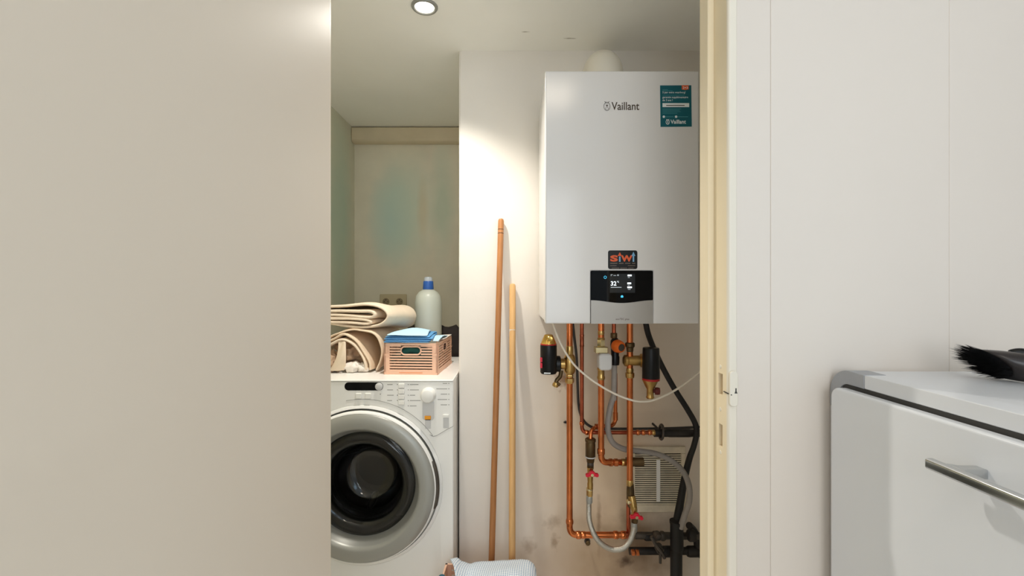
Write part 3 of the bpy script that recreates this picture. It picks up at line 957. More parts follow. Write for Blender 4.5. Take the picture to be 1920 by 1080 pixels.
t1 = thing('stop_tap', 'upper brass tap with red butterfly handle above the braided hose', 'tap', P(1106, 930, 1.50), 'taps with red handles')
vfit(1106.5, 876, 916, 6.0, M_BRASS, 'body', t1, prof=[(.92, 0), (.92, .25), (.8, .3), (.95, .55), (.9, .8), (1, 1)])
vfit(1105.5, 915, 919, 6.4, M_BRASSL, 'ring', t1)
vfit(1105.5, 918, 931, 6.0, M_BRASS, 'hose_nut', t1, seg=6)
red_handle(1108, 885, 1.50, 0.0, t1)
t2 = thing('stop_tap', 'lower brass tap with red butterfly handle beneath the vent grille corner', 'tap', P(1189, 981, 1.475), 'taps with red handles')
MB().tube([P(1184, 930, 1.49), P(1187, 945, 1.483), P(1189.5, 958, 1.476)], [R(6.6, 1.48), R(7, 1.48), R(5.6, 1.48)], 16).build('body', M_BRASS, t2, smooth=True)
vfit(1189.5, 950, 972, 5.2, M_BRASS, 'neck', t2, y=1.475)
vfit(1190, 969, 981, 6.0, M_BRONZE, 'hose_nut', t2, y=1.475, seg=6)
red_handle(1190, 963, 1.475, -0.12, t2)
bh = thing('braided_hose', 'silver braided hose hanging in a loop between two red-handled taps', 'hose', P(1150, 1030, 1.48))
pts = smooth_path([P(1105, 929, 1.50), P(1104, 950, 1.50), P(1105, 975, 1.485), P(1113, 1000, 1.468), P(1127, 1019, 1.464), P(1148, 1030, 1.465), P(1168, 1028, 1.46),
                   P(1181, 1014, 1.462), P(1187, 998, 1.468), P(1190, 980, 1.475)], 7)
MB().tube(pts, R(5.0, 1.48), 16).build('hose', M_BRAID, bh, smooth=True)
vfit(1105, 929, 943, 5.9, M_SILVER, 'ferrule', bh)
vfit(1189, 980, 997, 5.6, M_SILVER, 'ferrule', bh, y=1.473)

# --- flexible hoses and cables
gh = [P(1151, 742, 1.52), P(1144, 765, 1.522), P(1140, 790, 1.522), P(1141, 812, 1.522), P(1150, 831, 1.53), P(1170, 842, 1.54), P(1200, 846, 1.555), P(1230, 851, 1.555),
      P(1258, 863, 1.55), P(1281, 885, 1.53), P(1292, 912, 1.51), P(1292, 940, 1.505), P(1284, 965, 1.51), P(1276, 990, 1.52)]
MB_ = MB().tube(smooth_path(gh, 8), R(5.3, 1.53), 14)
tag(MB_.build('condensate_hose', M_HOSE, None, smooth=True), 'grey plastic hose curving across the vent grille', 'hose')
bh_ = [P(1210, 600, 1.50), P(1215, 625, 1.51), P(1226, 654, 1.53), P(1243, 690, 1.545), P(1264, 728, 1.55), P(1288, 766, 1.545), P(1303, 793, 1.535), P(1306, 812, 1.53),
       P(1301, 836, 1.54), P(1292, 862, 1.56), P(1283, 900, 1.575), P(1276, 940, 1.57), P(1270, 975, 1.55), P(1267, 995, 1.535)]
rr = [R(5.4, 1.53)] * 200
pp = smooth_path(bh_, 8)
tag(MB().tube(pp, [R(5.2 + 3.2 * max(0, (i / len(pp) - 0.62)) / 0.38, 1.53) for i in range(len(pp))], 14).build('drain_hose', M_BLACKMAT, None, smooth=True),
    'thick black hose running diagonally from the boiler to the drain pipe', 'hose')
dp = thing('drain_pipe', 'black upright drain pipe at the lower right of the closet', 'pipe', (X(1268, 1.535), 1.535, 0))
MB().lathe((X(1268, 1.535), 1.535, 0), (0, 0, 1), [(0.0195, 0), (0.0195, Z(990, 1.535))], 24).build('pipe', M_BLACKMAT, dp, smooth=True)
MB().lathe((X(1269, 1.535), 1.535, Z(1030, 1.535)), (0, 0, 1), [(0.0197, 0), (0.0215, 0.004), (0.0215, 0.085), (0.0235, 0.088), (0.0235, 0.096), (0.017, 0.096)], 24).build('socket_end', M_BLACKMAT, dp, smooth=True)
wc = [P(1034, 598, 1.44), P(1045, 630, 1.43), P(1057, 655, 1.425), P(1075, 682, 1.42), P(1096, 702, 1.42), P(1122, 721, 1.42), P(1152, 738, 1.42), P(1180, 749, 1.42),
      P(1202, 753, 1.42), P(1226, 750, 1.42), P(1260, 735, 1.42), P(1290, 715, 1.42), P(1330, 684, 1.42), P(1400, 640, 1.42)]
tag(MB().tube(smooth_path(wc, 8), R(2.0, 1.42), 10).build('white_cable', M_CABLEW, None, smooth=True), 'thin white cable sagging across the front of the pipes', 'cable')
dc = [P(1073, 598, 1.53), P(1077, 635, 1.54), P(1081, 670, 1.56), P(1083, 720, 1.58), P(1085, 760, 1.585), P(1092, 785, 1.59), P(1106, 799, 1.60), P(1126, 804, 1.605), P(1150, 804, 1.605),
      P(1200, 804, 1.605), P(1260, 803, 1.605), P(1330, 800, 1.605)]
tag(MB().tube(smooth_path(dc, 8), R(2.6, 1.57), 10).build('dark_cable', M_CABLED, None, smooth=True), 'dark cable hanging behind the copper pipes and running right along the wall', 'cable')

# --- old iron pipes
i1 = thing('iron_pipe', 'dark old pipe running right at mid height, above the vent grille', 'pipe', P(1270, 811, 1.56), 'old dark pipes')
MB().cyl(P(1226, 812, 1.56), P(1420, 812, 1.56), R(7.0, 1.56), 18).build('pipe', M_IRON, i1, smooth=True)
hfit(1247, 1300, 812, 7.6, M_IRON, 'sleeve', i1, y=1.56)
q = P(1240, 810, 1.555)
cl_ = MB().tube([q + Vector((0.002 * math.sin(a), 0.021 * math.cos(a), 0.024 * math.sin(a))) for a in [2 * math.pi * k / 24 for k in range(24)]], 0.0045, 10, closed=True)
cl_.build('pipe_clip', M_IRONL, i1, smooth=True)
MB().cyl(q + Vector((0, 0.0, 0)), (q.x, WY, q.z), 0.004, 10).build('clip_stem', M_IRON, i1, smooth=True)
i2 = thing('iron_pipe', 'dull grey pipe with lever valve near the closet floor', 'pipe', P(1240, 1004, 1.60), 'old dark pipes')
MB().cyl(P(1190, 1004, 1.60), P(1420, 1006, 1.60), R(6.4, 1.60), 18).build('pipe', M_IRONL, i2, smooth=True)
hfit(1208, 1224, 1006, 7.6, M_IRON, 'sleeve', i2, y=1.60)
vb = hfit(1222, 1248, 1005, 8.8, M_IRONL, 'valve_body', i2, y=1.60, prof=[(.7, 0), (1, .15), (1, .35), (.8, .45), (.8, .6), (1, .7), (1, .85), (.7, 1)])
MB().lathe(P(1233, 1004, 1.55), (0, -1, 0), [(0.012, -0.01), (0.012, 0.012), (0.010, 0.015), (0.007, 0.015), (0.007, 0.011)], 18).build('valve_stem', M_IRONL, i2, smooth=True)
MB().tube([P(1221, 1006, 1.53), P(1229, 1020, 1.528), P(1240, 1035, 1.53), P(1246, 1046, 1.535)], 0.006, 10).build('lever', M_IRONL, i2, smooth=True)
hfit(1290, 1303, 1004, 11, M_IRON, 'coupling', i2, y=1.56)
i3 = thing('iron_pipe', 'almost black pipe running right just above the closet floor', 'pipe', P(1240, 1033, 1.60), 'old dark pipes')
MB().cyl(P(1180, 1033, 1.60), P(1420, 1033, 1.60), R(6.8, 1.60), 18).build('pipe', M_IRON, i3, smooth=True)
for a in (1184, 1192):
    hfit(a, a + 6, 1036, 5.6, M_COPPER, 'copper_ring', i3, y=1.555)
MB().lathe(P(1236, 1028, 1.55), (0, -1, 0), [(0.014, -0.01), (0.014, 0.010), (0.011, 0.014), (0.008, 0.014), (0.008, 0.010)], 18).build('valve_stem', M_IRONL, i3, smooth=True)
MB().tube([P(1238, 1036, 1.53), P(1238, 1056, 1.528)], 0.0045, 10).build('hanging_lever', M_IRONL, i3, smooth=True)
hfit(1240, 1260, 1034, 10, M_IRON, 'valve_body', i3, y=1.60)
hfit(1288, 1312, 1034, 10, M_IRON, 'coupling', i3, y=1.60)
MB().tube(smooth_path([P(1292, 985, 1.58), P(1304, 1000, 1.605), P(1309, 1030, 1.60), P(1318, 1045, 1.60)]), 0.012, 12).build('bent_branch', M_IRON, i3, smooth=True)
# pipe support bolt below left pipe
bk = thing('pipe_bracket', 'small metal bolt in the wall under the bottom copper pipe run', 'bolt', P(1101, 1016, WY))
MB().lathe(P(1101, 1014, WY), (0, -1, 0), [(0.004, 0), (0.004, 0.012), (0.008, 0.013), (0.0085, 0.018), (0.005, 0.021)], 12).build('bolt_head', M_BRONZE, bk, smooth=True)
MB().lathe(P(1101, 1014, WY), (0, -1, 0), [(0.011, 0), (0.011, 0.002)], 16).build('washer', M_IRONL, bk, smooth=True)

# ================================================================== VENT GRILLE
gv = thing('vent_grille', 'dirty cream louvred vent grille low on the wall behind the pipes', 'vent', P(1236, 958, WY))
GY = WY
gx0, gx1 = X(1178, GY), X(1284, GY)
gz0, gz1 = Z(958, GY), Z(836, GY)
mb = MB()
mb.box(gx0, gx1, GY - 0.010, GY, gz1 - 0.024, gz1).box(gx0, gx1, GY - 0.010, GY, gz0, gz0 + 0.026)
mb.box(gx0, gx0 + 0.022, GY - 0.010, GY, gz0 + 0.026, gz1 - 0.024).box(gx1 - 0.016, gx1, GY - 0.010, GY, gz0 + 0.026, gz1 - 0.024)
mb.build('frame', M_GRILLE, gv, bevel=0.0015)
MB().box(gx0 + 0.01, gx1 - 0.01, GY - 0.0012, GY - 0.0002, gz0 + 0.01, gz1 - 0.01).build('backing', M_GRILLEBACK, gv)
sx0_, sx1_ = gx0 + 0.021, gx1 - 0.015
nsl = 24
slm = None
z0s, z1s = gz0 + 0.026, gz1 - 0.026
pitch = (z1s - z0s) / nsl
for k in range(nsl):
    zc = z0s + pitch * (k + 0.5)
    mb = MB().prism([(GY - 0.0088, zc - pitch * 0.30), (GY - 0.0060, zc - pitch * 0.34), (GY - 0.0050, zc + pitch * 0.16), (GY - 0.0078, zc + pitch * 0.22)], 'x', sx0_, sx1_)
    mb.build('slat', M_GRILLE, gv)
MB().box(X(1229, GY), X(1236, GY), GY - 0.0125, GY - 0.0092, Z(938, GY), Z(860, GY)).build('slide_bar', M_WPLASTIC, gv, bevel=0.001)
# flat stop of the wall: small raised clip on the wall
bc = thing('wall_clip', 'tiny black clip on the wall left of the copper pipe', 'clip', P(1060, 791, WY))
MB().prism([P(1056, 791, WY).xz, P(1060, 788.5, WY).xz, P(1064, 790, WY).xz, P(1062, 793, WY).xz], 'y', WY - 0.012, WY).build('clip_body', M_BLACK, bc, bevel=0.001)

# ================================================================== BROOM HANDLES
def stick(label, top, bot, r, m, mname):
    top, bot = Vector(top), Vector(bot)
    t = thing(mname, label, 'handle', bot)
    d = (top - bot)
    L = d.length
    MB().lathe(bot, d, [(r * 0.9, 0), (r, 0.004), (r, L - 0.008), (r * 0.8, L - 0.002), (r * 0.45, L)], 20).build('shaft', m, t, smooth=True)
    return t, d.normalized(), L, bot


wy = WY - 0.0125
t, d, L, b = stick('long brown wooden broom handle with two dark grooves near its rounded top', P(939.5, 410, wy), (-0.0745, 1.50, 0.0), 0.0104, M_STICK1, 'broom_handle')
for s in (0.040, 0.054):
    MB().lathe(b + d * (L - s), d, [(0.01055, -0.0012), (0.01055, 0.0012)], 20, False, False).build('groove', M_GROOVE, t)
t, d, L, b = stick('shorter pale wooden broom handle with a small paper label', P(961, 532, wy), (0.0, 1.49, 0.0), 0.0112, M_STICK2, 'broom_handle')
mb = MB()
q = b + d * (L * (1 - (635 - 532) / (1199 - 532)))
seg = []
for k in range(9):
    a = math.radians(190 + 130 * k / 8)
    seg.append((math.cos(a) * 0.0114, math.sin(a) * 0.0114))
vs = []
for (cx_, cy_) in seg:
    vs += [q + Vector((cx_, cy_, -0.02)) + d * 0, q + Vector((cx_, cy_, 0.0)) + d * 0.02]
mb.add(vs, [(2 * k, 2 * k + 2, 2 * k + 3, 2 * k + 1) for k in range(8)])
lb = mb.build('paper_label', M_PAPER, t, smooth=True)

# ================================================================== WASHING MACHINE
WMX0, WMX1 = -0.792, -0.1975
WMY0, WMY1 = 1.53, 2.105
WMZ = CAM_Z - 0.309
wm = thing('washing_machine', 'white front-loading washing machine with round silver door, left in the niche', 'washing machine', ((WMX0 + WMX1) / 2, (WMY0 + WMY1) / 2, 0))
cxm = (WMX0 + WMX1) / 2 - 0.008
czm = CAM_Z - (917 - 540) * 1.50 / FPX
ZTP = WMZ - 0.0065


def wpx(px, y=WMY0):
    return (px - 960) * y / FPX


def wpz(py, y=WMY0):
    return CAM_Z - (py - 540) * y / FPX


# cabinet sides/back/bottom as a shell (open at the front), front plate with round opening
mb = MB()
mb.box(WMX0, WMX0 + 0.008, WMY0 + 0.012, WMY1, 0.02, ZTP).box(WMX1 - 0.008, WMX1, WMY0 + 0.012, WMY1, 0.02, ZTP)
mb.box(WMX0 + 0.008, WMX1 - 0.008, WMY1 - 0.008, WMY1, 0.02, ZTP).box(WMX0 + 0.008, WMX1 - 0.008, WMY0 + 0.012, WMY1 - 0.008, 0.02, 0.028)
mb.build('cabinet', M_WHITE, wm, bevel=0.003)
for fx in (WMX0 + 0.05, WMX1 - 0.05):
    for fy in (WMY0 + 0.06, WMY1 - 0.06):
        MB().cyl((fx, fy, 0), (fx, fy, 0.022), 0.02, 16).build('foot', M_BLACK, wm, smooth=True)


def plate_hole(x0, x1, z0, z1, cx, cz, r, y0, y1, n=72):
    angs = sorted(set([2 * math.pi * k / n for k in range(n)] + [math.atan2(zz - cz, xx - cx) % (2 * math.pi) for xx in (x0, x1) for zz in (z0, z1)]))
    inner, outer = [], []
    for a in angs:
        c, s = math.cos(a), math.sin(a)
        inner.append((cx + r * c, cz + r * s))
        t = 1e9
        if c > 1e-9: t = min(t, (x1 - cx) / c)
        if c < -1e-9: t = min(t, (x0 - cx) / c)
        if s > 1e-9: t = min(t, (z1 - cz) / s)
        if s < -1e-9: t = min(t, (z0 - cz) / s)
        outer.append((cx + t * c, cz + t * s))
    m = len(angs)
    vs = [(x, y0, z) for x, z in inner] + [(x, y0, z) for x, z in outer] + [(x, y1, z) for x, z in inner] + [(x, y1, z) for x, z in outer]
    fs = []
    for i in range(m):
        j = (i + 1) % m
        fs += [(i, j, m + j, m + i), (2 * m + i, 3 * m + i, 3 * m + j, 2 * m + j), (i, 2 * m + i, 2 * m + j, j), (m + i, m + j, 3 * m + j, 3 * m + i)]
    return MB().add(vs, fs)


plate_hole(WMX0, WMX1, 0.02, ZTP, cxm, czm, 0.269, WMY0, WMY0 + 0.012).build('front_panel', M_WHITE, wm, bevel=0.003)
MB().box(WMX0, WMX1, WMY0 - 0.002, WMY1, ZTP + 0.001, WMZ).build('worktop', M_WHITE_TOP, wm, bevel=0.0025, seg=3)
# porthole: fixed bezel, silver door ring, inner ring, glass bowl, gasket, drum
MB().lathe((cxm, WMY0, czm), (0, -1, 0), [(0.2695, -0.011), (0.2695, 0.001), (0.266, 0.004), (0.259, 0.006), (0.257, -0.002), (0.253, -0.011)], 72, False, False).build('door_surround', M_WHITE, wm, smooth=True)
dor = MB().lathe((cxm, WMY0, czm), (0, -1, 0), [(0.2525, -0.011), (0.2525, 0.012), (0.248, 0.024), (0.241, 0.031), (0.229, 0.035), (0.205, 0.0365), (0.198, 0.034), (0.192, 0.022), (0.184, 0.002), (0.176, -0.012)], 80, False, False)\
    .build('door', M_SILVER, wm, smooth='all', label='round silver porthole door')
MB().lathe((cxm, WMY0, czm), (0, -1, 0), [(0.2527, 0.010), (0.254, 0.013), (0.251, 0.0235), (0.247, 0.0262), (0.2465, 0.024)], 80, False, False).build('chrome_rim', M_WHITE, dor, smooth=True)
MB().lathe((cxm, WMY0, czm), (0, -1, 0), [(0.1762, -0.0118), (0.172, -0.014), (0.167, -0.018), (0.164, -0.032), (0.158, -0.055)], 72, False, False).build('inner_ring', M_GASKET, dor, smooth=True)
gl = MB()
gl.lathe((cxm, WMY0, czm), (0, -1, 0), [(0.1745, -0.012), (0.168, -0.004), (0.150, -0.001), (0.135, -0.006), (0.125, -0.035), (0.112, -0.085), (0.098, -0.110), (0.075, -0.124), (0.050, -0.130), (0.030, -0.1305)], 72, False, True)
gl.lathe((cxm, WMY0, czm), (0, -1, 0), [(0.030, -0.1345), (0.051, -0.134), (0.077, -0.128), (0.101, -0.113), (0.1155, -0.088), (0.129, -0.036), (0.138, -0.012), (0.151, -0.005), (0.168, -0.008), (0.1745, -0.012)], 72, True, False)
gl.build('porthole_glass', M_GLASSD, dor, smooth='all')
MB().lathe((cxm, WMY0, czm), (0, 1, 0), [(0.268, 0.011), (0.20, 0.05), (0.175, 0.06), (0.163, 0.068), (0.172, 0.078), (0.158, 0.088), (0.168, 0.098), (0.156, 0.108), (0.165, 0.115)], 64, False, False).build('gasket', M_GASKET, wm, smooth=True)
mb = MB().lathe((cxm, WMY0, czm), (0, 1, 0), [(0.165, 0.115), (0.235, 0.13), (0.235, 0.40), (0.21, 0.42), (0.18, 0.41), (0.15, 0.425), (0.11, 0.41), (0.07, 0.42), (0.03, 0.418)], 64, False, True)
drm = mb.build('drum', M_DRUM, wm, smooth=True)
for k in range(3):
    a = math.radians(25 + 120 * k)
    c = Vector((cxm + 0.218 * math.cos(a), WMY0 + 0.16, czm + 0.218 * math.sin(a)))
    e = c + Vector((0, 0.24, 0))
    MB().tube([c, c + Vector((0, 0.03, 0)), e], [0.012, 0.026, 0.026], 14).build('lifter', M_DRUM, drm, smooth=True)
# chrome grip on the right side of the door
q = []
for k in range(13):
    a = math.radians(-16 + 36 * k / 12)
    q.append((cxm + 0.2545 * math.cos(a), WMY0 - 0.016, czm + 0.2545 * math.sin(a)))
MB().tube(q, [0.004] + [0.0075] * 11 + [0.004], 10).build('door_grip', M_IRONL, dor, smooth=True, label='curved dark metal grip')
# controls on the fascia
fy = WMY0


def fplate(px0, px1, py0, py1, r, t, name, m, parent=None, bevel=0.0006, y=None):
    y = fy if y is None else y
    return plate(rrect(wpx(px0), wpx(px1), wpz(py1), wpz(py0), r), y - t, y + 0.0005).build(name, m, parent or wm, bevel=bevel)


disp = fplate(646, 718.5, 716.8, 732.2, 0.0135, 0.0008, 'display_window', M_BLACKGLASS)
MB().lathe((wpx(711), fy - 0.0008, wpz(724.5)), (0, -1, 0), [(0.0125, 0), (0.0125, 0.004), (0.010, 0.006), (0.004, 0.0065)], 24).build('start_button', M_LGREY, disp, smooth=True)
for px in (672.5, 690.5):
    fplate(px - 5.5, px + 5.5, 737, 747, 0.003, 0.005, 'button', M_WPLASTIC, bevel=0.0015)
for py in (723, 733.5, 743.5, 754):
    fplate(747.5, 759, py - 4.2, py + 4.2, 0.0025, 0.006, 'button', M_WPLASTIC, bevel=0.0015)
    MB().box(wpx(748), wpx(758.5), fy - 0.0056, fy - 0.0035, wpz(py + 4.6), wpz(py + 1.6)).build('button_underside', M_LGREY, wm)
slot = fplate(792, 814, 750, 788, 0.010, 0.0006, 'selector_slot', M_LGREY)
fplate(797, 808, 785, 804, 0.001, 0.0006, 'slot_tail', M_LGREY, slot)
fplate(796.5, 808, 779.5, 786, 0.001, 0.004, 'orange_tab', M_ORANGE, slot)
MB().lathe((wpx(803.5), fy, wpz(740.5)), (0, -1, 0), [(0.026, 0), (0.0255, 0.006), (0.0235, 0.018), (0.020, 0.0235), (0.012, 0.026), (0.003, 0.0265)], 36).build('programme_knob', M_WPLASTIC, wm, smooth=True)
lt = fplate(831, 841.5, 779, 803, 0.002, 0.0007, 'drawer_catch', M_LGREY)
fplate(830.5, 842, 777, 782.5, 0.001, 0.005, 'catch_tab', M_WPLASTIC, lt)
# detergent drawer outline and curved fascia seam
yv = fy - 0.0002
pts = [(850, 799), (836, 806.5), (818, 817), (812, 818.5), (806, 815), (798, 805.5)]
arc = []
for k in range(26):
    a = math.radians(35 + 66 * k / 25)
    arc.append((cxm + 0.289 * math.cos(a), yv, czm + 0.289 * math.sin(a)))
path = [(wpx(a), yv, wpz(b)) for a, b in pts[:-1]] + arc
MB().tube(path, 0.0009, 6).build('fascia_seam', M_PRINT, wm)
mb = MB()
random.seed(3)
for py in (721, 731, 741, 751, 761):
    if py < 760:
        x = wpx(726)
        mb.box(x, wpx(726 + random.uniform(9, 14)), yv, fy + 0.001, wpz(py + 0.6), wpz(py - 0.6))
    mb.box(wpx(768.5), wpx(768.5 + random.uniform(9, 22)), yv, fy + 0.001, wpz(py + 0.6), wpz(py - 0.6))
for py in (719, 729, 739, 749, 759):
    mb.box(wpx(838 - random.uniform(4, 20)), wpx(838.5), yv, fy + 0.001, wpz(py + 0.6), wpz(py - 0.6))
mb.build('programme_print', M_PRINT, wm)['kind'] = 'stuff'
mb = MB()
for py in (721, 731, 741, 751):
    mb.lathe((wpx(745), fy, wpz(py)), (0, -1, 0), [(0.0014, 0), (0.001, 0.0006)], 10)
for py in (721, 731, 741, 751, 761):
    mb.lathe((wpx(765.5), fy, wpz(py)), (0, -1, 0), [(0.0014, 0), (0.001, 0.0006)], 10)
for py in (719, 729, 739, 749, 759):
    mb.lathe((wpx(841.5), fy, wpz(py)), (0, -1, 0), [(0.0014, 0), (0.001, 0.0006)], 10)
mb.lathe((wpx(713), fy, wpz(739)), (0, -1, 0), [(0.0014, 0), (0.001, 0.0006)], 10)
mb.build('indicator_lights', M_DARKGAP, wm)['kind'] = 'stuff'

# ================================================================== THINGS ON THE WASHING MACHINE
def nz(p, s, seed=0.0):
    return noise.noise(Vector((p[0] * s + seed, p[1] * s - seed, p[2] * s + 2 * seed)))


def sheet(profile, y0, y1, ny, amp, freq, seed, warp=None, n=6):
    """cloth: smooth profile in x,z swept in y with wrinkles"""
    pr = smooth_path([Vector((a, 0, b)) for a, b in profile], n)
    vs, fs = [], []
    m = len(pr)
    for j in range(ny + 1):
        y = y0 + (y1 - y0) * j / ny
        for i, p in enumerate(pr):
            q = Vector((p.x, y, p.z))
            e = amp
            q += Vector((nz(q, freq, seed), 0.6 * nz(q, freq * 0.8, seed + 5), nz(q, freq, seed + 9))) * e
            if warp:
                q = warp(q)
            vs.append(q)
    for j in range(ny):
        for i in range(m - 1):
            fs.append((j * m + i, j * m + i + 1, (j + 1) * m + i + 1, (j + 1) * m + i))
    return MB().add(vs, fs)


T = WMZ
# lower cloth: loosely rolled, seen from its end
rc = thing('rolled_cloth', 'loosely rolled beige cloth with crumpled inside, under the folded one', 'cloth', (-0.62, 1.75, T))


def fw(q):
    return Vector((q.x + (q.y - 1.66) * 0.06, q.y, max(q.z, T + 0.004)))


sheet([(-0.74, T + .09), (-0.66, T + .136), (-0.60, T + .153), (-0.535, T + .152), (-0.495, T + .128), (-0.481, T + .085), (-0.490, T + .04), (-0.502, T + .008)], 1.665, 1.93, 14, 0.010, 14, 1.0, fw).build('outer_layer', M_LINEN2, rc, smooth='all', solid=0.008, sub=1)
sheet([(-0.74, T + .078), (-0.655, T + .122), (-0.612, T + .139), (-0.568, T + .118), (-0.537, T + .078), (-0.520, T + .036), (-0.517, T + .008)], 1.655, 1.90, 14, 0.007, 14, 2.0, fw).build('middle_layer', M_LINEN2, rc, smooth='all', solid=0.009, sub=1)
sheet([(-0.74, T + .060), (-0.66, T + .104), (-0.618, T + .123), (-0.578, T + .104), (-0.552, T + .066), (-0.540, T + .034), (-0.536, T + .008)], 1.65, 1.88, 14, 0.007, 14, 3.0, fw).build('inner_layer', M_LINEN, rc, smooth='all', solid=0.009, sub=1)


def lump(c, r, amp, freq, seed, sub=3):
    bm = bmesh.new()
    bmesh.ops.create_icosphere(bm, subdivisions=sub, radius=1.0)
    mb = MB()
    vs = []
    for v in bm.verts:
        k = 1 + amp * (nz(v.co, freq, seed) + 0.5 * nz(v.co, freq * 2.3, seed + 3))
        p = Vector((c[0] + v.co.x * r[0] * k, c[1] + v.co.y * r[1] * k, c[2] + v.co.z * r[2] * k))
        vs.append(p)
    fs = [tuple(x.index for x in f.verts) for f in bm.faces]
    bm.free()
    return mb.add(vs, fs)


def floor_clip(mb, z):
    for v in mb.v:
        v.z = max(v.z, z)
    return mb


floor_clip(lump((-0.612, 1.725, T + 0.060), (0.050, 0.05, 0.042), 0.55, 2.4, 4.0, 4), T + .001).build('crumpled_core', M_LINEN3, rc, smooth='all')
floor_clip(lump((-0.665, 1.69, T + 0.035), (0.034, 0.04, 0.038), 0.6, 2.6, 6.0, 4), T + .001).build('crumpled_edge', M_LINEN3, rc, smooth='all')
floor_clip(lump((-0.583, 1.668, T + 0.018), (0.030, 0.02, 0.020), 0.5, 2.0, 8.0, 3), T + .0008).build('white_tuft', M_WCLOTH, rc, smooth='all')
floor_clip(lump((-0.548, 1.672, T + 0.016), (0.022, 0.018, 0.017), 0.5, 2.2, 9.0, 3), T + .0008).build('white_tuft', M_WCLOTH, rc, smooth='all')
# hanging flap in front
vs, fs = [], []
for j in range(11):
    t_ = j / 10
    for i in range(5):
        s = i / 4
        x = -0.616 + (s - 0.5) * (0.030 + 0.028 * t_ ** 2) - 0.022 * t_ + 0.01 * math.sin(t_ * 3)
        vs.append((x, 1.652 - 0.010 * math.sin(t_ * 3.1) + 0.006 * math.sin(s * 5 + t_ * 3), T + 0.116 - 0.108 * t_))
for j in range(10):
    for i in range(4):
        fs.append((j * 5 + i, j * 5 + i + 1, j * 5 + i + 6, j * 5 + i + 5))
MB().add(vs, fs).build('hanging_flap', M_LINEN, rc, smooth='all', solid=0.004, sub=1)

# upper folded cloth
fc = thing('folded_cloth', 'thick folded beige cloth lying on top of the rolled cloth', 'cloth', (-0.60, 1.78, T + 0.165))
B0 = T + 0.165


def fw2(q):
    return Vector((q.x + (q.y - 1.66) * 0.30, q.y, q.z - max(0, q.y - 1.72) * 0.10))


sheet([(-0.80, B0 + .066), (-0.70, B0 + .070), (-0.60, B0 + .079), (-0.53, B0 + .083), (-0.485, B0 + .070), (-0.468, B0 + .042), (-0.490, B0 + .012), (-0.54, B0 + .002), (-0.62, B0 + .006), (-0.72, B0 + .014), (-0.80, B0 + .016)],
      1.672, 1.90, 14, 0.010, 9, 11.0, fw2).build('outer_fold', M_LINEN, fc, smooth='all', solid=0.010, sub=1)
sheet([(-0.80, B0 + .056), (-0.68, B0 + .058), (-0.57, B0 + .060), (-0.522, B0 + .058), (-0.508, B0 + .047), (-0.525, B0 + .038), (-0.60, B0 + .042), (-0.70, B0 + .044), (-0.80, B0 + .044)],
      1.666, 1.88, 14, 0.006, 9, 12.0, fw2).build('upper_fold', M_LINEN, fc, smooth='all', solid=0.012, sub=1)
sheet([(-0.80, B0 + .034), (-0.70, B0 + .034), (-0.60, B0 + .030), (-0.54, B0 + .026), (-0.52, B0 + .018), (-0.545, B0 + .012), (-0.62, B0 + .016), (-0.72, B0 + .022), (-0.80, B0 + .024)],
      1.664, 1.88, 14, 0.006, 9, 13.0, fw2).build('lower_fold', M_LINEN, fc, smooth='all', solid=0.011, sub=1)


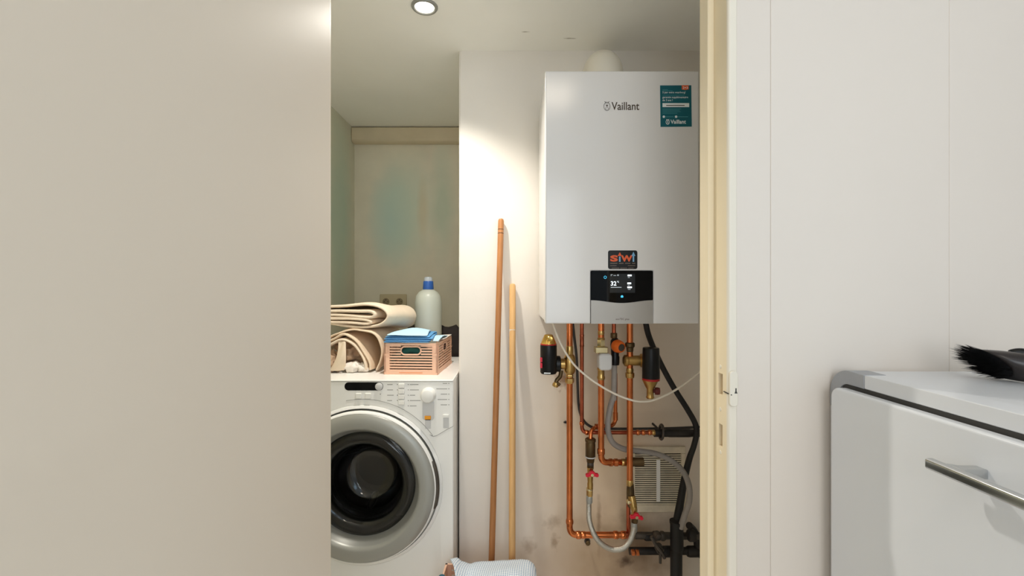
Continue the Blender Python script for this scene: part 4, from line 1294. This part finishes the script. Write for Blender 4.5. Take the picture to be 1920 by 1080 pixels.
# --- slatted folding crate
def crate(root, org, wd, dp_, h, rot, m, rows=9, hole=True):
    """open-topped crate; local x 0..wd (front), y 0..dp_, z 0..h"""
    M = Matrix.Translation(org) @ Matrix.Rotation(rot, 4, 'Z')
    tk_ = 0.004

    def wall(length, name, place):
        mb = MB()
        post = 0.020
        mb.box(0, post, 0, tk_ * 1.6, 0, h).box(length - post, length, 0, tk_ * 1.6, 0, h)
        mb.box(post, length - post, 0, tk_ * 1.4, 0, 0.018).box(post, length - post, 0, tk_ * 1.4, h - 0.007, h)
        z0, z1 = 0.018, h - 0.007
        pit = (z1 - z0) / rows
        hx0, hx1 = length / 2 - 0.036, length / 2 + 0.036
        hz0, hz1 = h - 0.041, h - 0.012
        for k in range(rows):
            a = z0 + pit * (k + 0.42)
            b_ = z0 + pit * (k + 1)
            if k == rows - 1:
                b_ = z1
            if hole and b_ > hz0 and a < hz1:
                mb.box(post, hx0, 0.0008, tk_, a, b_).box(hx1, length - post, 0.0008, tk_, a, b_)
            else:
                mb.box(post, length - post, 0.0008, tk_, a, b_)
        nribs = 3
        for k in range(1, nribs + 1):
            x = post + (length - 2 * post) * k / (nribs + 1)
            if not (hole and hx0 - 0.004 < x < hx1 + 0.004):
                mb.box(x - 0.0012, x + 0.0012, 0.002, tk_ * 1.2, z0, z1)
        if hole:
            c, r = (hz0 + hz1) / 2, (hz1 - hz0) / 2
            pts_ = []
            for k in range(28):
                a = 2 * math.pi * k / 28
                pts_.append(((hx1 - r if math.cos(a) >= 0 else hx0 + r) + r * math.cos(a), 0.002, c + r * math.sin(a)))
            mb.tube(pts_, 0.0028, 8, closed=True)
            mb.box(hx0 + 0.004, hx1 - 0.004, 0.0006, tk_, z1 - 0.001, hz1 + 0.0008 + 0.004)
        for px_ in (0, length - post):   # hinge blocks on the corner posts
            mb.box(px_ + 0.003, px_ + post - 0.003, -0.0016, 0.001, h * 0.60, h * 0.66)
            mb.box(px_ + 0.006, px_ + post - 0.006, -0.0012, 0.001, h * 0.70, h * 0.90)
            mb.box(px_ + 0.002, px_ + post - 0.002, -0.0014, 0.001, 0.0, 0.008)
        mb.xf(M @ place)
        return mb.build(name, m, root)
    fr_ = wall(wd, 'front_wall', Matrix.Identity(4))
    wall(wd, 'rear_wall', Matrix.Translation((wd, dp_, 0)) @ Matrix.Rotation(math.pi, 4, 'Z'))
    wall(dp_, 'right_wall', Matrix.Translation((wd, 0, 0)) @ Matrix.Rotation(math.pi / 2, 4, 'Z'))
    wall(dp_, 'left_wall', Matrix.Translation((0, dp_, 0)) @ Matrix.Rotation(-math.pi / 2, 4, 'Z'))
    MB().box(0.005, wd - 0.005, 0.005, dp_ - 0.005, 0.001, 0.005).xf(M).build('base', m, root)
    return M, fr_


cr = thing('storage_crate', 'small peach slatted plastic crate on top of the washing machine', 'crate', (-0.4575, 1.627, T))
CRH = 0.112
CM, cfr = crate(cr, Vector((-0.4575, 1.627, T)), 0.194, 0.262, CRH, math.radians(-3.2), M_CRATE)
MB().box(0.055, 0.140, -0.0006, 0.001, 0.006, 0.0085).xf(CM).build('orange_line', M_CRATEO, cfr)
# teal cloth in the crate, seen through the grip hole
mb = MB().tube(smooth_path([Vector((0.02, 0.03, 0.050)), Vector((0.06, 0.028, 0.074)), Vector((0.09, 0.028, 0.086)), Vector((0.13, 0.03, 0.076)), Vector((0.175, 0.032, 0.062))]), 0.014, 12).xf(CM)
tc_ = thing('teal_cloth', 'dark teal cloth inside the peach crate, seen through its grip hole', 'cloth', (-0.37, 1.66, T + 0.04))
mb.build('upper_fold', M_TEALC, tc_, smooth='all')
lump((0.097, 0.12, 0.045), (0.085, 0.085, 0.038), 0.3, 2.0, 3.0).xf(CM).build('bundle', M_TEALC, tc_, smooth='all')
# folded blue cloth lying over the front of the crate
bc_ = thing('folded_cloth', 'bright blue folded cleaning cloth on the left of the peach crate', 'cloth', (-0.39, 1.72, T + CRH), 'cleaning cloths on the peach crate')
zc = T + CRH + 0.001


def cloth_poly(corners, z, th, lift, m, name, parent, seed, n=10, amp=0.004):
    """quad of cloth from 4 plan corners with soft waves; lift(s,t) adds height"""
    A, Bq, C, D = [Vector((a, b)) for a, b in corners]
    vs, fs, uv = [], [], []
    for j in range(n + 1):
        t_ = j / n
        for i in range(n + 1):
            s = i / n
            p = (A * (1 - s) + Bq * s) * (1 - t_) + (D * (1 - s) + C * s) * t_
            zz = z + lift(s, t_) + amp * noise.noise(Vector((p.x * 18 + seed, p.y * 18, seed)))
            vs.append((p.x, p.y, zz))
    for j in range(n):
        for i in range(n):
            a = j * (n + 1) + i
            fs.append((a, a + 1, a + n + 2, a + n + 1))
    return MB().add(vs, fs).build(name, m, parent, smooth='all', solid=th, sub=1)


for k in range(4):
    cloth_poly([(-0.462 + 0.004 * (k % 2), 1.616 + 0.003 * k), (-0.292 + 0.006 * ((k * 7) % 3), 1.612 + 0.002 * k), (-0.300, 1.84), (-0.43, 1.86)], zc + 0.003 + 0.0055 * k, 0.0045,
               lambda s, t: 0.004 * math.sin(math.pi * t), M_BLUE, 'fold', bc_, k * 2.0, amp=0.003)
cloth_poly([(-0.452, 1.622), (-0.30, 1.618), (-0.318, 1.80), (-0.40, 1.83)], zc + 0.026, 0.004, lambda s, t: 0.016 * math.sin(math.pi * min(1, t * 0.9)) * math.sin(math.pi * (0.15 + 0.7 * s)),
           M_BLUEL, 'top_fold', bc_, 4.4, amp=0.003)
bd = thing('folded_cloth', 'pale blue cloth on the right of the peach crate', 'cloth', (-0.28, 1.73, T + CRH), 'cleaning cloths on the peach crate')
cloth_poly([(-0.286, 1.628), (-0.2635, 1.632), (-0.252, 1.80), (-0.296, 1.82)], zc + 0.004, 0.004, lambda s, t: 0.010 * math.sin(math.pi * t), M_BLUEL, 'upper_sheet', bd, 1.5, amp=0.004)
cloth_poly([(-0.296, 1.70), (-0.256, 1.70), (-0.247, 1.87), (-0.297, 1.87)], zc + 0.001, 0.004, lambda s, t: 0.004 * s, M_WCLOTH, 'white_sheet', bd, 2.5, amp=0.002)

# --- bottle
bt = thing('plastic_bottle', 'milky white plastic bottle with blue cap behind the crate', 'bottle', (X(803, 1.98), 1.98, T))
bxx = X(803, 1.98)
u = 1.98 / FPX
MB().lathe((bxx, 1.98, T), (0, 0, 1), [(0.050, 0), (0.056, 0.006), (0.058, 0.02), (0.058, 0.232), (0.0575, 0.25), (0.052, 0.275), (0.040, 0.292), (0.026, 0.300), (0.021, 0.303), (0.021, 0.31)], 32).build('body', M_BOTTLE, bt, smooth=True)
zc_ = T + 0.303
MB().lathe((bxx, 1.98, zc_), (0, 0, 1), [(0.0225, 0), (0.0235, 0.002), (0.0215, 0.034), (0.020, 0.036)], 28).build('blue_collar', M_CAPB, bt, smooth=True)
MB().lathe((bxx, 1.98, zc_ + 0.036), (0, 0, 1), [(0.0185, 0), (0.0185, 0.010), (0.015, 0.017), (0.006, 0.019)], 24).build('clear_cap', M_CAPW, bt, smooth=True)
# --- dark bag slumped behind the bottle
mb = MB()
vs, fs = [], []
N = 16
for j in range(7):
    for i in range(N + 1):
        s = i / N
        t_ = j / 6
        x = -0.475 + s * 0.272
        hgt = 0.150 - 0.02 * math.cos(s * 9) - max(0, s - 0.84) * 0.8
        prof_ = math.sin(math.pi * min(max(t_, 0.02), 0.98)) ** 0.5
        vs.append((x, 2.042 + 0.06 * t_, T + 0.001 + hgt * prof_ + 0.006 * noise.noise(Vector((x * 20, t_ * 3, 1)))))
for j in range(6):
    for i in range(N):
        a = j * (N + 1) + i
        fs.append((a, a + 1, a + N + 2, a + N + 1))
mb.add(vs, fs)
n0 = len(mb.v)
bot = [(x, y, T + 0.0008) for x, y, z in [tuple(v) for v in mb.v]]
mb.add(bot, fs)
for i in range(N):
    mb.f.append((i, i + 1, n0 + i + 1, n0 + i))
    a = 6 * (N + 1) + i
    mb.f.append((a, a + 1, n0 + a + 1, n0 + a))
for j in range(6):
    for i in (0, N):
        a = j * (N + 1) + i
        mb.f.append((a, a + N + 1, n0 + a + N + 1, n0 + a))
tag(mb.build('dark_bag', M_BAG, None, smooth='all'), 'dark brown bag slumped behind the bottle at the wall', 'bag')

# --- double socket on the niche wall
sk = thing('wall_socket', 'cream double power socket on the patchy niche wall', 'socket', P(738, 580, NY))
skx0, skx1 = X(713, NY), X(763, NY)
skz0, skz1 = Z(579.5, NY), Z(551.5, NY)
plate(rrect(skx0, skx1, skz0, skz1, 0.006), NY - 0.012, NY).build('cover_plate', M_SOCKET, sk, bevel=0.003)
for k, px in enumerate((725, 750)):
    c = (X(px, NY), NY - 0.012, Z(565.5, NY))
    o_ = MB().lathe(c, (0, -1, 0), [(0.0215, -0.001), (0.0215, 0.0022), (0.019, 0.0022), (0.0185, 0.0006)], 28, True, False).build('outlet', M_SOCKET, sk, smooth=True)
    MB().lathe(c, (0, -1, 0), [(0.0185, 0.0005), (0.002, 0.0006)], 28).build('outlet_recess', M_SOCKETD, o_, smooth=True)
    mb = MB()
    for s in (-1, 1):
        mb.cyl((c[0] + s * 0.0095, c[1] - 0.0013, c[2]), (c[0] + s * 0.0095, c[1] - 0.0003, c[2]), 0.0026, 12)
    mb.cyl((c[0], c[1] - 0.006, c[2] + 0.010), (c[0], c[1], c[2] + 0.010), 0.0024, 12)
    mb.build('contact', M_IRON, o_, smooth=True)

# ================================================================== BASKET WITH CHECKED CLOTH
bk2 = thing('laundry_crate', 'peach crate on the floor under the checked cloth', 'crate', (-0.19, 1.315, 0))
crate(bk2, Vector((-0.222, 1.318, 0.0)), 0.288, 0.165, 0.262, math.radians(-2), M_CRATE, rows=14, hole=True)
# checked material using the cloth's own weave coordinates
mg = bpy.data.materials.new('gingham')
mg.use_nodes = True
nt = mg.node_tree
pr = nt.nodes['Principled BSDF']
pr.inputs['Roughness'].default_value = 0.9
uvn = nt.nodes.new('ShaderNodeTexCoord')
sep = nt.nodes.new('ShaderNodeSeparateXYZ')
nt.links.new(uvn.outputs['UV'], sep.inputs[0])
facs = []
for ax in (0, 1):
    ml = nt.nodes.new('ShaderNodeMath'); ml.operation = 'MULTIPLY'; ml.inputs[1].default_value = 150.0
    nt.links.new(sep.outputs[ax], ml.inputs[0])
    fr_ = nt.nodes.new('ShaderNodeMath'); fr_.operation = 'FRACT'
    nt.links.new(ml.outputs[0], fr_.inputs[0])
    gt = nt.nodes.new('ShaderNodeMath'); gt.operation = 'GREATER_THAN'; gt.inputs[1].default_value = 0.55
    nt.links.new(fr_.outputs[0], gt.inputs[0])
    facs.append(gt)
ad = nt.nodes.new('ShaderNodeMath'); ad.operation = 'ADD'
nt.links.new(facs[0].outputs[0], ad.inputs[0]); nt.links.new(facs[1].outputs[0], ad.inputs[1])
hf = nt.nodes.new('ShaderNodeMath'); hf.operation = 'MULTIPLY'; hf.inputs[1].default_value = 0.5
nt.links.new(ad.outputs[0], hf.inputs[0])
cr_ = nt.nodes.new('ShaderNodeValToRGB')
cr_.color_ramp.elements[0].color = rgb(246, 249, 251)
cr_.color_ramp.elements[1].color = rgb(150, 172, 198)
e_ = cr_.color_ramp.elements.new(0.5); e_.color = rgb(206, 220, 234)
nt.links.new(hf.outputs[0], cr_.inputs[0])
nt.links.new(cr_.outputs[0], pr.inputs['Base Color'])
# cloth surface
NX, NYc = 48, 30
topc = [(-0.195, 0.300), (-0.178, 0.302), (-0.160, 0.290), (-0.135, 0.2835), (-0.115, 0.288), (-0.09, 0.290), (-0.05, 0.292), (-0.02, 0.2925), (0.01, 0.297), (0.03, 0.298), (0.05, 0.295), (0.066, 0.287), (0.075, 0.272), (0.078, 0.23)]


def toph(x):
    if x <= topc[0][0]: return topc[0][1]
    for (a, za), (b, zb) in zip(topc, topc[1:]):
        if x <= b:
            t_ = (x - a) / (b - a)
            return za + (zb - za) * (t_ * t_ * (3 - 2 * t_))
    return topc[-1][1]


vs, fs, uv = [], [], []
for j in range(NYc + 1):
    t_ = j / NYc
    for i in range(NX + 1):
        s = i / NX
        x = -0.200 + 0.280 * s + 0.045 * (1 - s) * min(1, t_ * 2.2)
        # path: rear edge -> crest -> hanging over the front
        L_ = t_ * 0.34
        if L_ < 0.13:
            y = 1.470 - L_
            z = toph(x) - 0.035 * ((0.13 - L_) / 0.13 - 0.35) ** 2
        else:
            k = L_ - 0.13
            a = min(k / 0.05, 1) * math.pi / 2
            y = 1.340 - 0.036 * math.sin(a)
            z = toph(x) - 0.014 - 0.036 * (1 - math.cos(a)) - max(0, k - 0.05)
        z += 0.006 * noise.noise(Vector((x * 16, L_ * 16, 2.0))) + 0.005 * math.sin(x * 34 + L_ * 22) * min(1, L_ * 8)
        y += 0.007 * math.sin(x * 42 + 1.0) * max(0, min(1, (L_ - 0.14) * 10)) - 0.001
        vs.append((x, y, z))
        uv.append((x + 0.012 * math.sin(L_ * 12), L_))
for j in range(NYc):
    for i in range(NX):
        a = j * (NX + 1) + i
        fs.append((a, a + 1, a + NX + 2, a + NX + 1))
mb = MB().add(vs, fs)
mb.uv = uv
ck = mb.build('checked_cloth', mg, None, smooth='all', solid=0.003)
tag(ck, 'light blue and white checked tea towel draped over the floor crate', 'towel')
# teal lid of a bottle standing beside the crate
tb = thing('teal_bottle', 'dark teal bottle top peeking up in front of the checked towel', 'bottle', (-0.198, 1.285, 0))
MB().lathe((-0.198, 1.285, 0), (0, 0, 1), [(0.022, 0), (0.024, 0.004), (0.024, 0.25), (0.018, 0.28), (0.010, 0.29), (0.010, 0.305)], 24).build('body', mat('teal_plastic', rgb(40, 92, 110), 0.4), tb, smooth=True)
MB().lathe((-0.198, 1.285, 0.302), (0, 0, 1), [(0.0105, 0), (0.0105, 0.036), (0.008, 0.0445), (0.003, 0.046)], 20).build('lid', MATS['teal_plastic'], tb, smooth=True)

# ================================================================== UNDERCOUNTER FREEZER ON THE RIGHT
FZX = 0.558
FZT = CAM_Z - 0.139
fz = thing('undercounter_freezer', 'white undercounter appliance with silver bar handle against the hall wall', 'freezer', (0.85, 0.35, 0))
YF, YN = 0.797, -0.10
RC = 0.042


def carc(r, inset, n=10):
    """rounded far top corner, in (y,z)"""
    out = []
    for k in range(n + 1):
        a = math.radians(90 * k / n)
        out.append((YF - RC + (RC - inset) * math.sin(a), FZT - RC + (RC - inset) * math.cos(a)))
    return out


body = [(YN, 0.04), (YN, FZT)] + carc(RC, 0) + [(YF, 0.04)]
MB().prism(body, 'x', FZX + 0.004, 1.15).build('cabinet', M_FREEZER, fz, bevel=0.0015)
# front frame: white strips plus grey corner piece
zc1 = FZT - 0.066
MB().prism([(YF + 0.0005, 0.04), (YF + 0.0005, zc1), (YF - 0.020, zc1), (YF - 0.020, 0.04)], 'x', FZX, FZX + 0.02).build('side_strip', M_FREEZER, fz, bevel=0.001)
yc1 = 0.721
MB().prism([(YN, FZT + 0.0005), (yc1, FZT + 0.0005), (yc1, FZT - 0.021), (YN, FZT - 0.021)], 'x', FZX, FZX + 0.04).build('worktop_edge', M_FREEZER, fz, bevel=0.0012)
inner = [(yc1, FZT - 0.021)] + [(y, z) for y, z in carc(RC, 0.021)] + [(YF - 0.021, zc1)]
outc = [(yc1, FZT + 0.001)] + [(y + 0.0, z + 0.001) for y, z in carc(RC, -0.0006)] + [(YF + 0.0006, zc1)]
MB().prism(outc + inner[::-1], 'x', FZX - 0.0008, FZX + 0.035).build('corner_piece', M_GREY, fz, bevel=0.0008, label='ribbed grey plastic corner')
MB().prism([(YN + 0.02, 0.10), (YN + 0.02, FZT - 0.021), (YF - 0.03, FZT - 0.021), (YF - 0.023, FZT - 0.06), (YF - 0.023, 0.10)], 'x', FZX + 0.0005, FZX + 0.006).build('door_seal', M_DARKGAP, fz)
dz1 = FZT - 0.0265
yd = YF - 0.026
dout = [(YN + 0.015, 0.10), (YN + 0.015, dz1)]
for k in range(9):
    a = math.radians(90 * k / 8)
    dout.append((yd - 0.018 + 0.018 * math.sin(a), dz1 - 0.018 + 0.018 * math.cos(a)))
dout.append((yd, 0.10))
fd = MB().prism(dout, 'x', FZX - 0.019, FZX - 0.001).build('door', M_FREEZER, fz, bevel=0.004, seg=4)
hx, hz = 0.505, CAM_Z - 0.212
hb = plate([(0, 0)] * 3, 0, 0) if False else MB()
o_ = rrect(hx - 0.0055, hx + 0.0055, hz - 0.0065, hz + 0.0065, 0.003)
MB().prism(o_, 'y', 0.14, 0.551).build('handle', M_CHROME, fd, smooth=True, bevel=0.001)
hbar = bpy.context.scene.objects['handle.001'] if 'handle.001' in bpy.context.scene.objects else fd
for yy in (0.522, 0.17):
    MB().prism([(hx + 0.004, yy - 0.010), (hx + 0.004, yy + 0.014), (hx + 0.014, yy + 0.008), (FZX - 0.0185, yy + 0.007), (FZX - 0.0185, yy - 0.007), (hx + 0.014, yy - 0.006)], 'z', hz - 0.005, hz + 0.006).build('handle_mount', M_CHROME, fd, bevel=0.0012)
MB().box(FZX + 0.05, 1.14, YN + 0.02, YF - 0.02, 0.0, 0.041).build('plinth', M_BLACK, fz)

# ================================================================== BRUSH ON THE FREEZER
br = thing('dusting_brush', 'black bristled dusting brush lying on the white freezer top', 'brush', (0.78, 0.66, FZT))
zb = FZT + 0.0012


def bpt(px, py, y):
    return P(px, py, y)


# body lofted from a wide flat mouth to a round neck
secs = [((1853, 682, 0.690), 0.0205, 0.030, 0.34), ((1862, 683, 0.687), 0.0225, 0.032, 0.32), ((1882, 686, 0.680), 0.0240, 0.032, 0.22),
        ((1905, 689, 0.672), 0.0240, 0.029, 0.18), ((1930, 692, 0.660), 0.0225, 0.025, 0.05), ((1965, 696, 0.645), 0.0205, 0.021, 0), ((2015, 703, 0.625), 0.0185, 0.019, 0), ((2085, 712, 0.600), 0.0175, 0.0175, 0)]
vs, fs = [], []
SEG = 24
for (c, rz, ry, sh) in secs:
    q = P(*c)
    for k in range(SEG):
        a = 2 * math.pi * k / SEG
        z = q.z + rz * math.sin(a)
        y = q.y + ry * math.cos(a)
        vs.append((q.x - sh * 0.06 * math.sin(a) * 1.0 , y, max(z, zb)))
for i in range(len(secs) - 1):
    for k in range(SEG):
        j = (k + 1) % SEG
        fs.append((i * SEG + k, i * SEG + j, (i + 1) * SEG + j, (i + 1) * SEG + k))
fs += [tuple(range(SEG)), tuple((len(secs) - 1) * SEG + k for k in range(SEG))]
MB().add(vs, fs).build('body', M_BRUSH, br, smooth=True, sub=1)
q = P(1905, 668, 0.672)
MB().tube(smooth_path([P(1893, 661, 0.68), P(1915, 661, 0.675), P(1940, 668, 0.668), P(1990, 684, 0.65)]), [0.004 + 0.003 * math.sin(k / 24 * 3.1) for k in range(25)], 10).build('top_clip', M_BLACK, br, smooth=True)
random.seed(11)
mb = MB()
c0, rz0, ry0, sh0 = secs[0]
q0 = P(*c0)
for k in range(1100):
    a = random.uniform(0, 2 * math.pi)
    rr_ = math.sqrt(random.uniform(0, 1))
    s_, c_ = math.sin(a) * rr_, math.cos(a) * rr_
    p = Vector((q0.x + 0.006 - 0.06 * sh0 * s_ * 0.95, q0.y + ry0 * 0.9 * c_, q0.z + rz0 * 0.95 * s_))
    ln_ = random.uniform(0.020, 0.031)
    d = Vector((-1.0, 0.35 * c_ + random.uniform(-.1, .1), 0.12 + 0.30 * s_ + random.uniform(-.08, .08))).normalized()
    if random.random() < 0.01:
        d = (d + Vector((0.5, 0, 0.9))).normalized()
    e = p + d * ln_
    if e.z < zb: e.z = zb
    w_ = 0.0006
    mb.add([p + Vector((0, w_, w_)), p + Vector((0, -w_, w_)), p + Vector((0, 0, -w_)), e], [(0, 1, 3), (1, 2, 3), (2, 0, 3), (0, 2, 1)])
bs = mb.build('bristles', M_BRISTLE, br)
bs['kind'] = 'stuff'
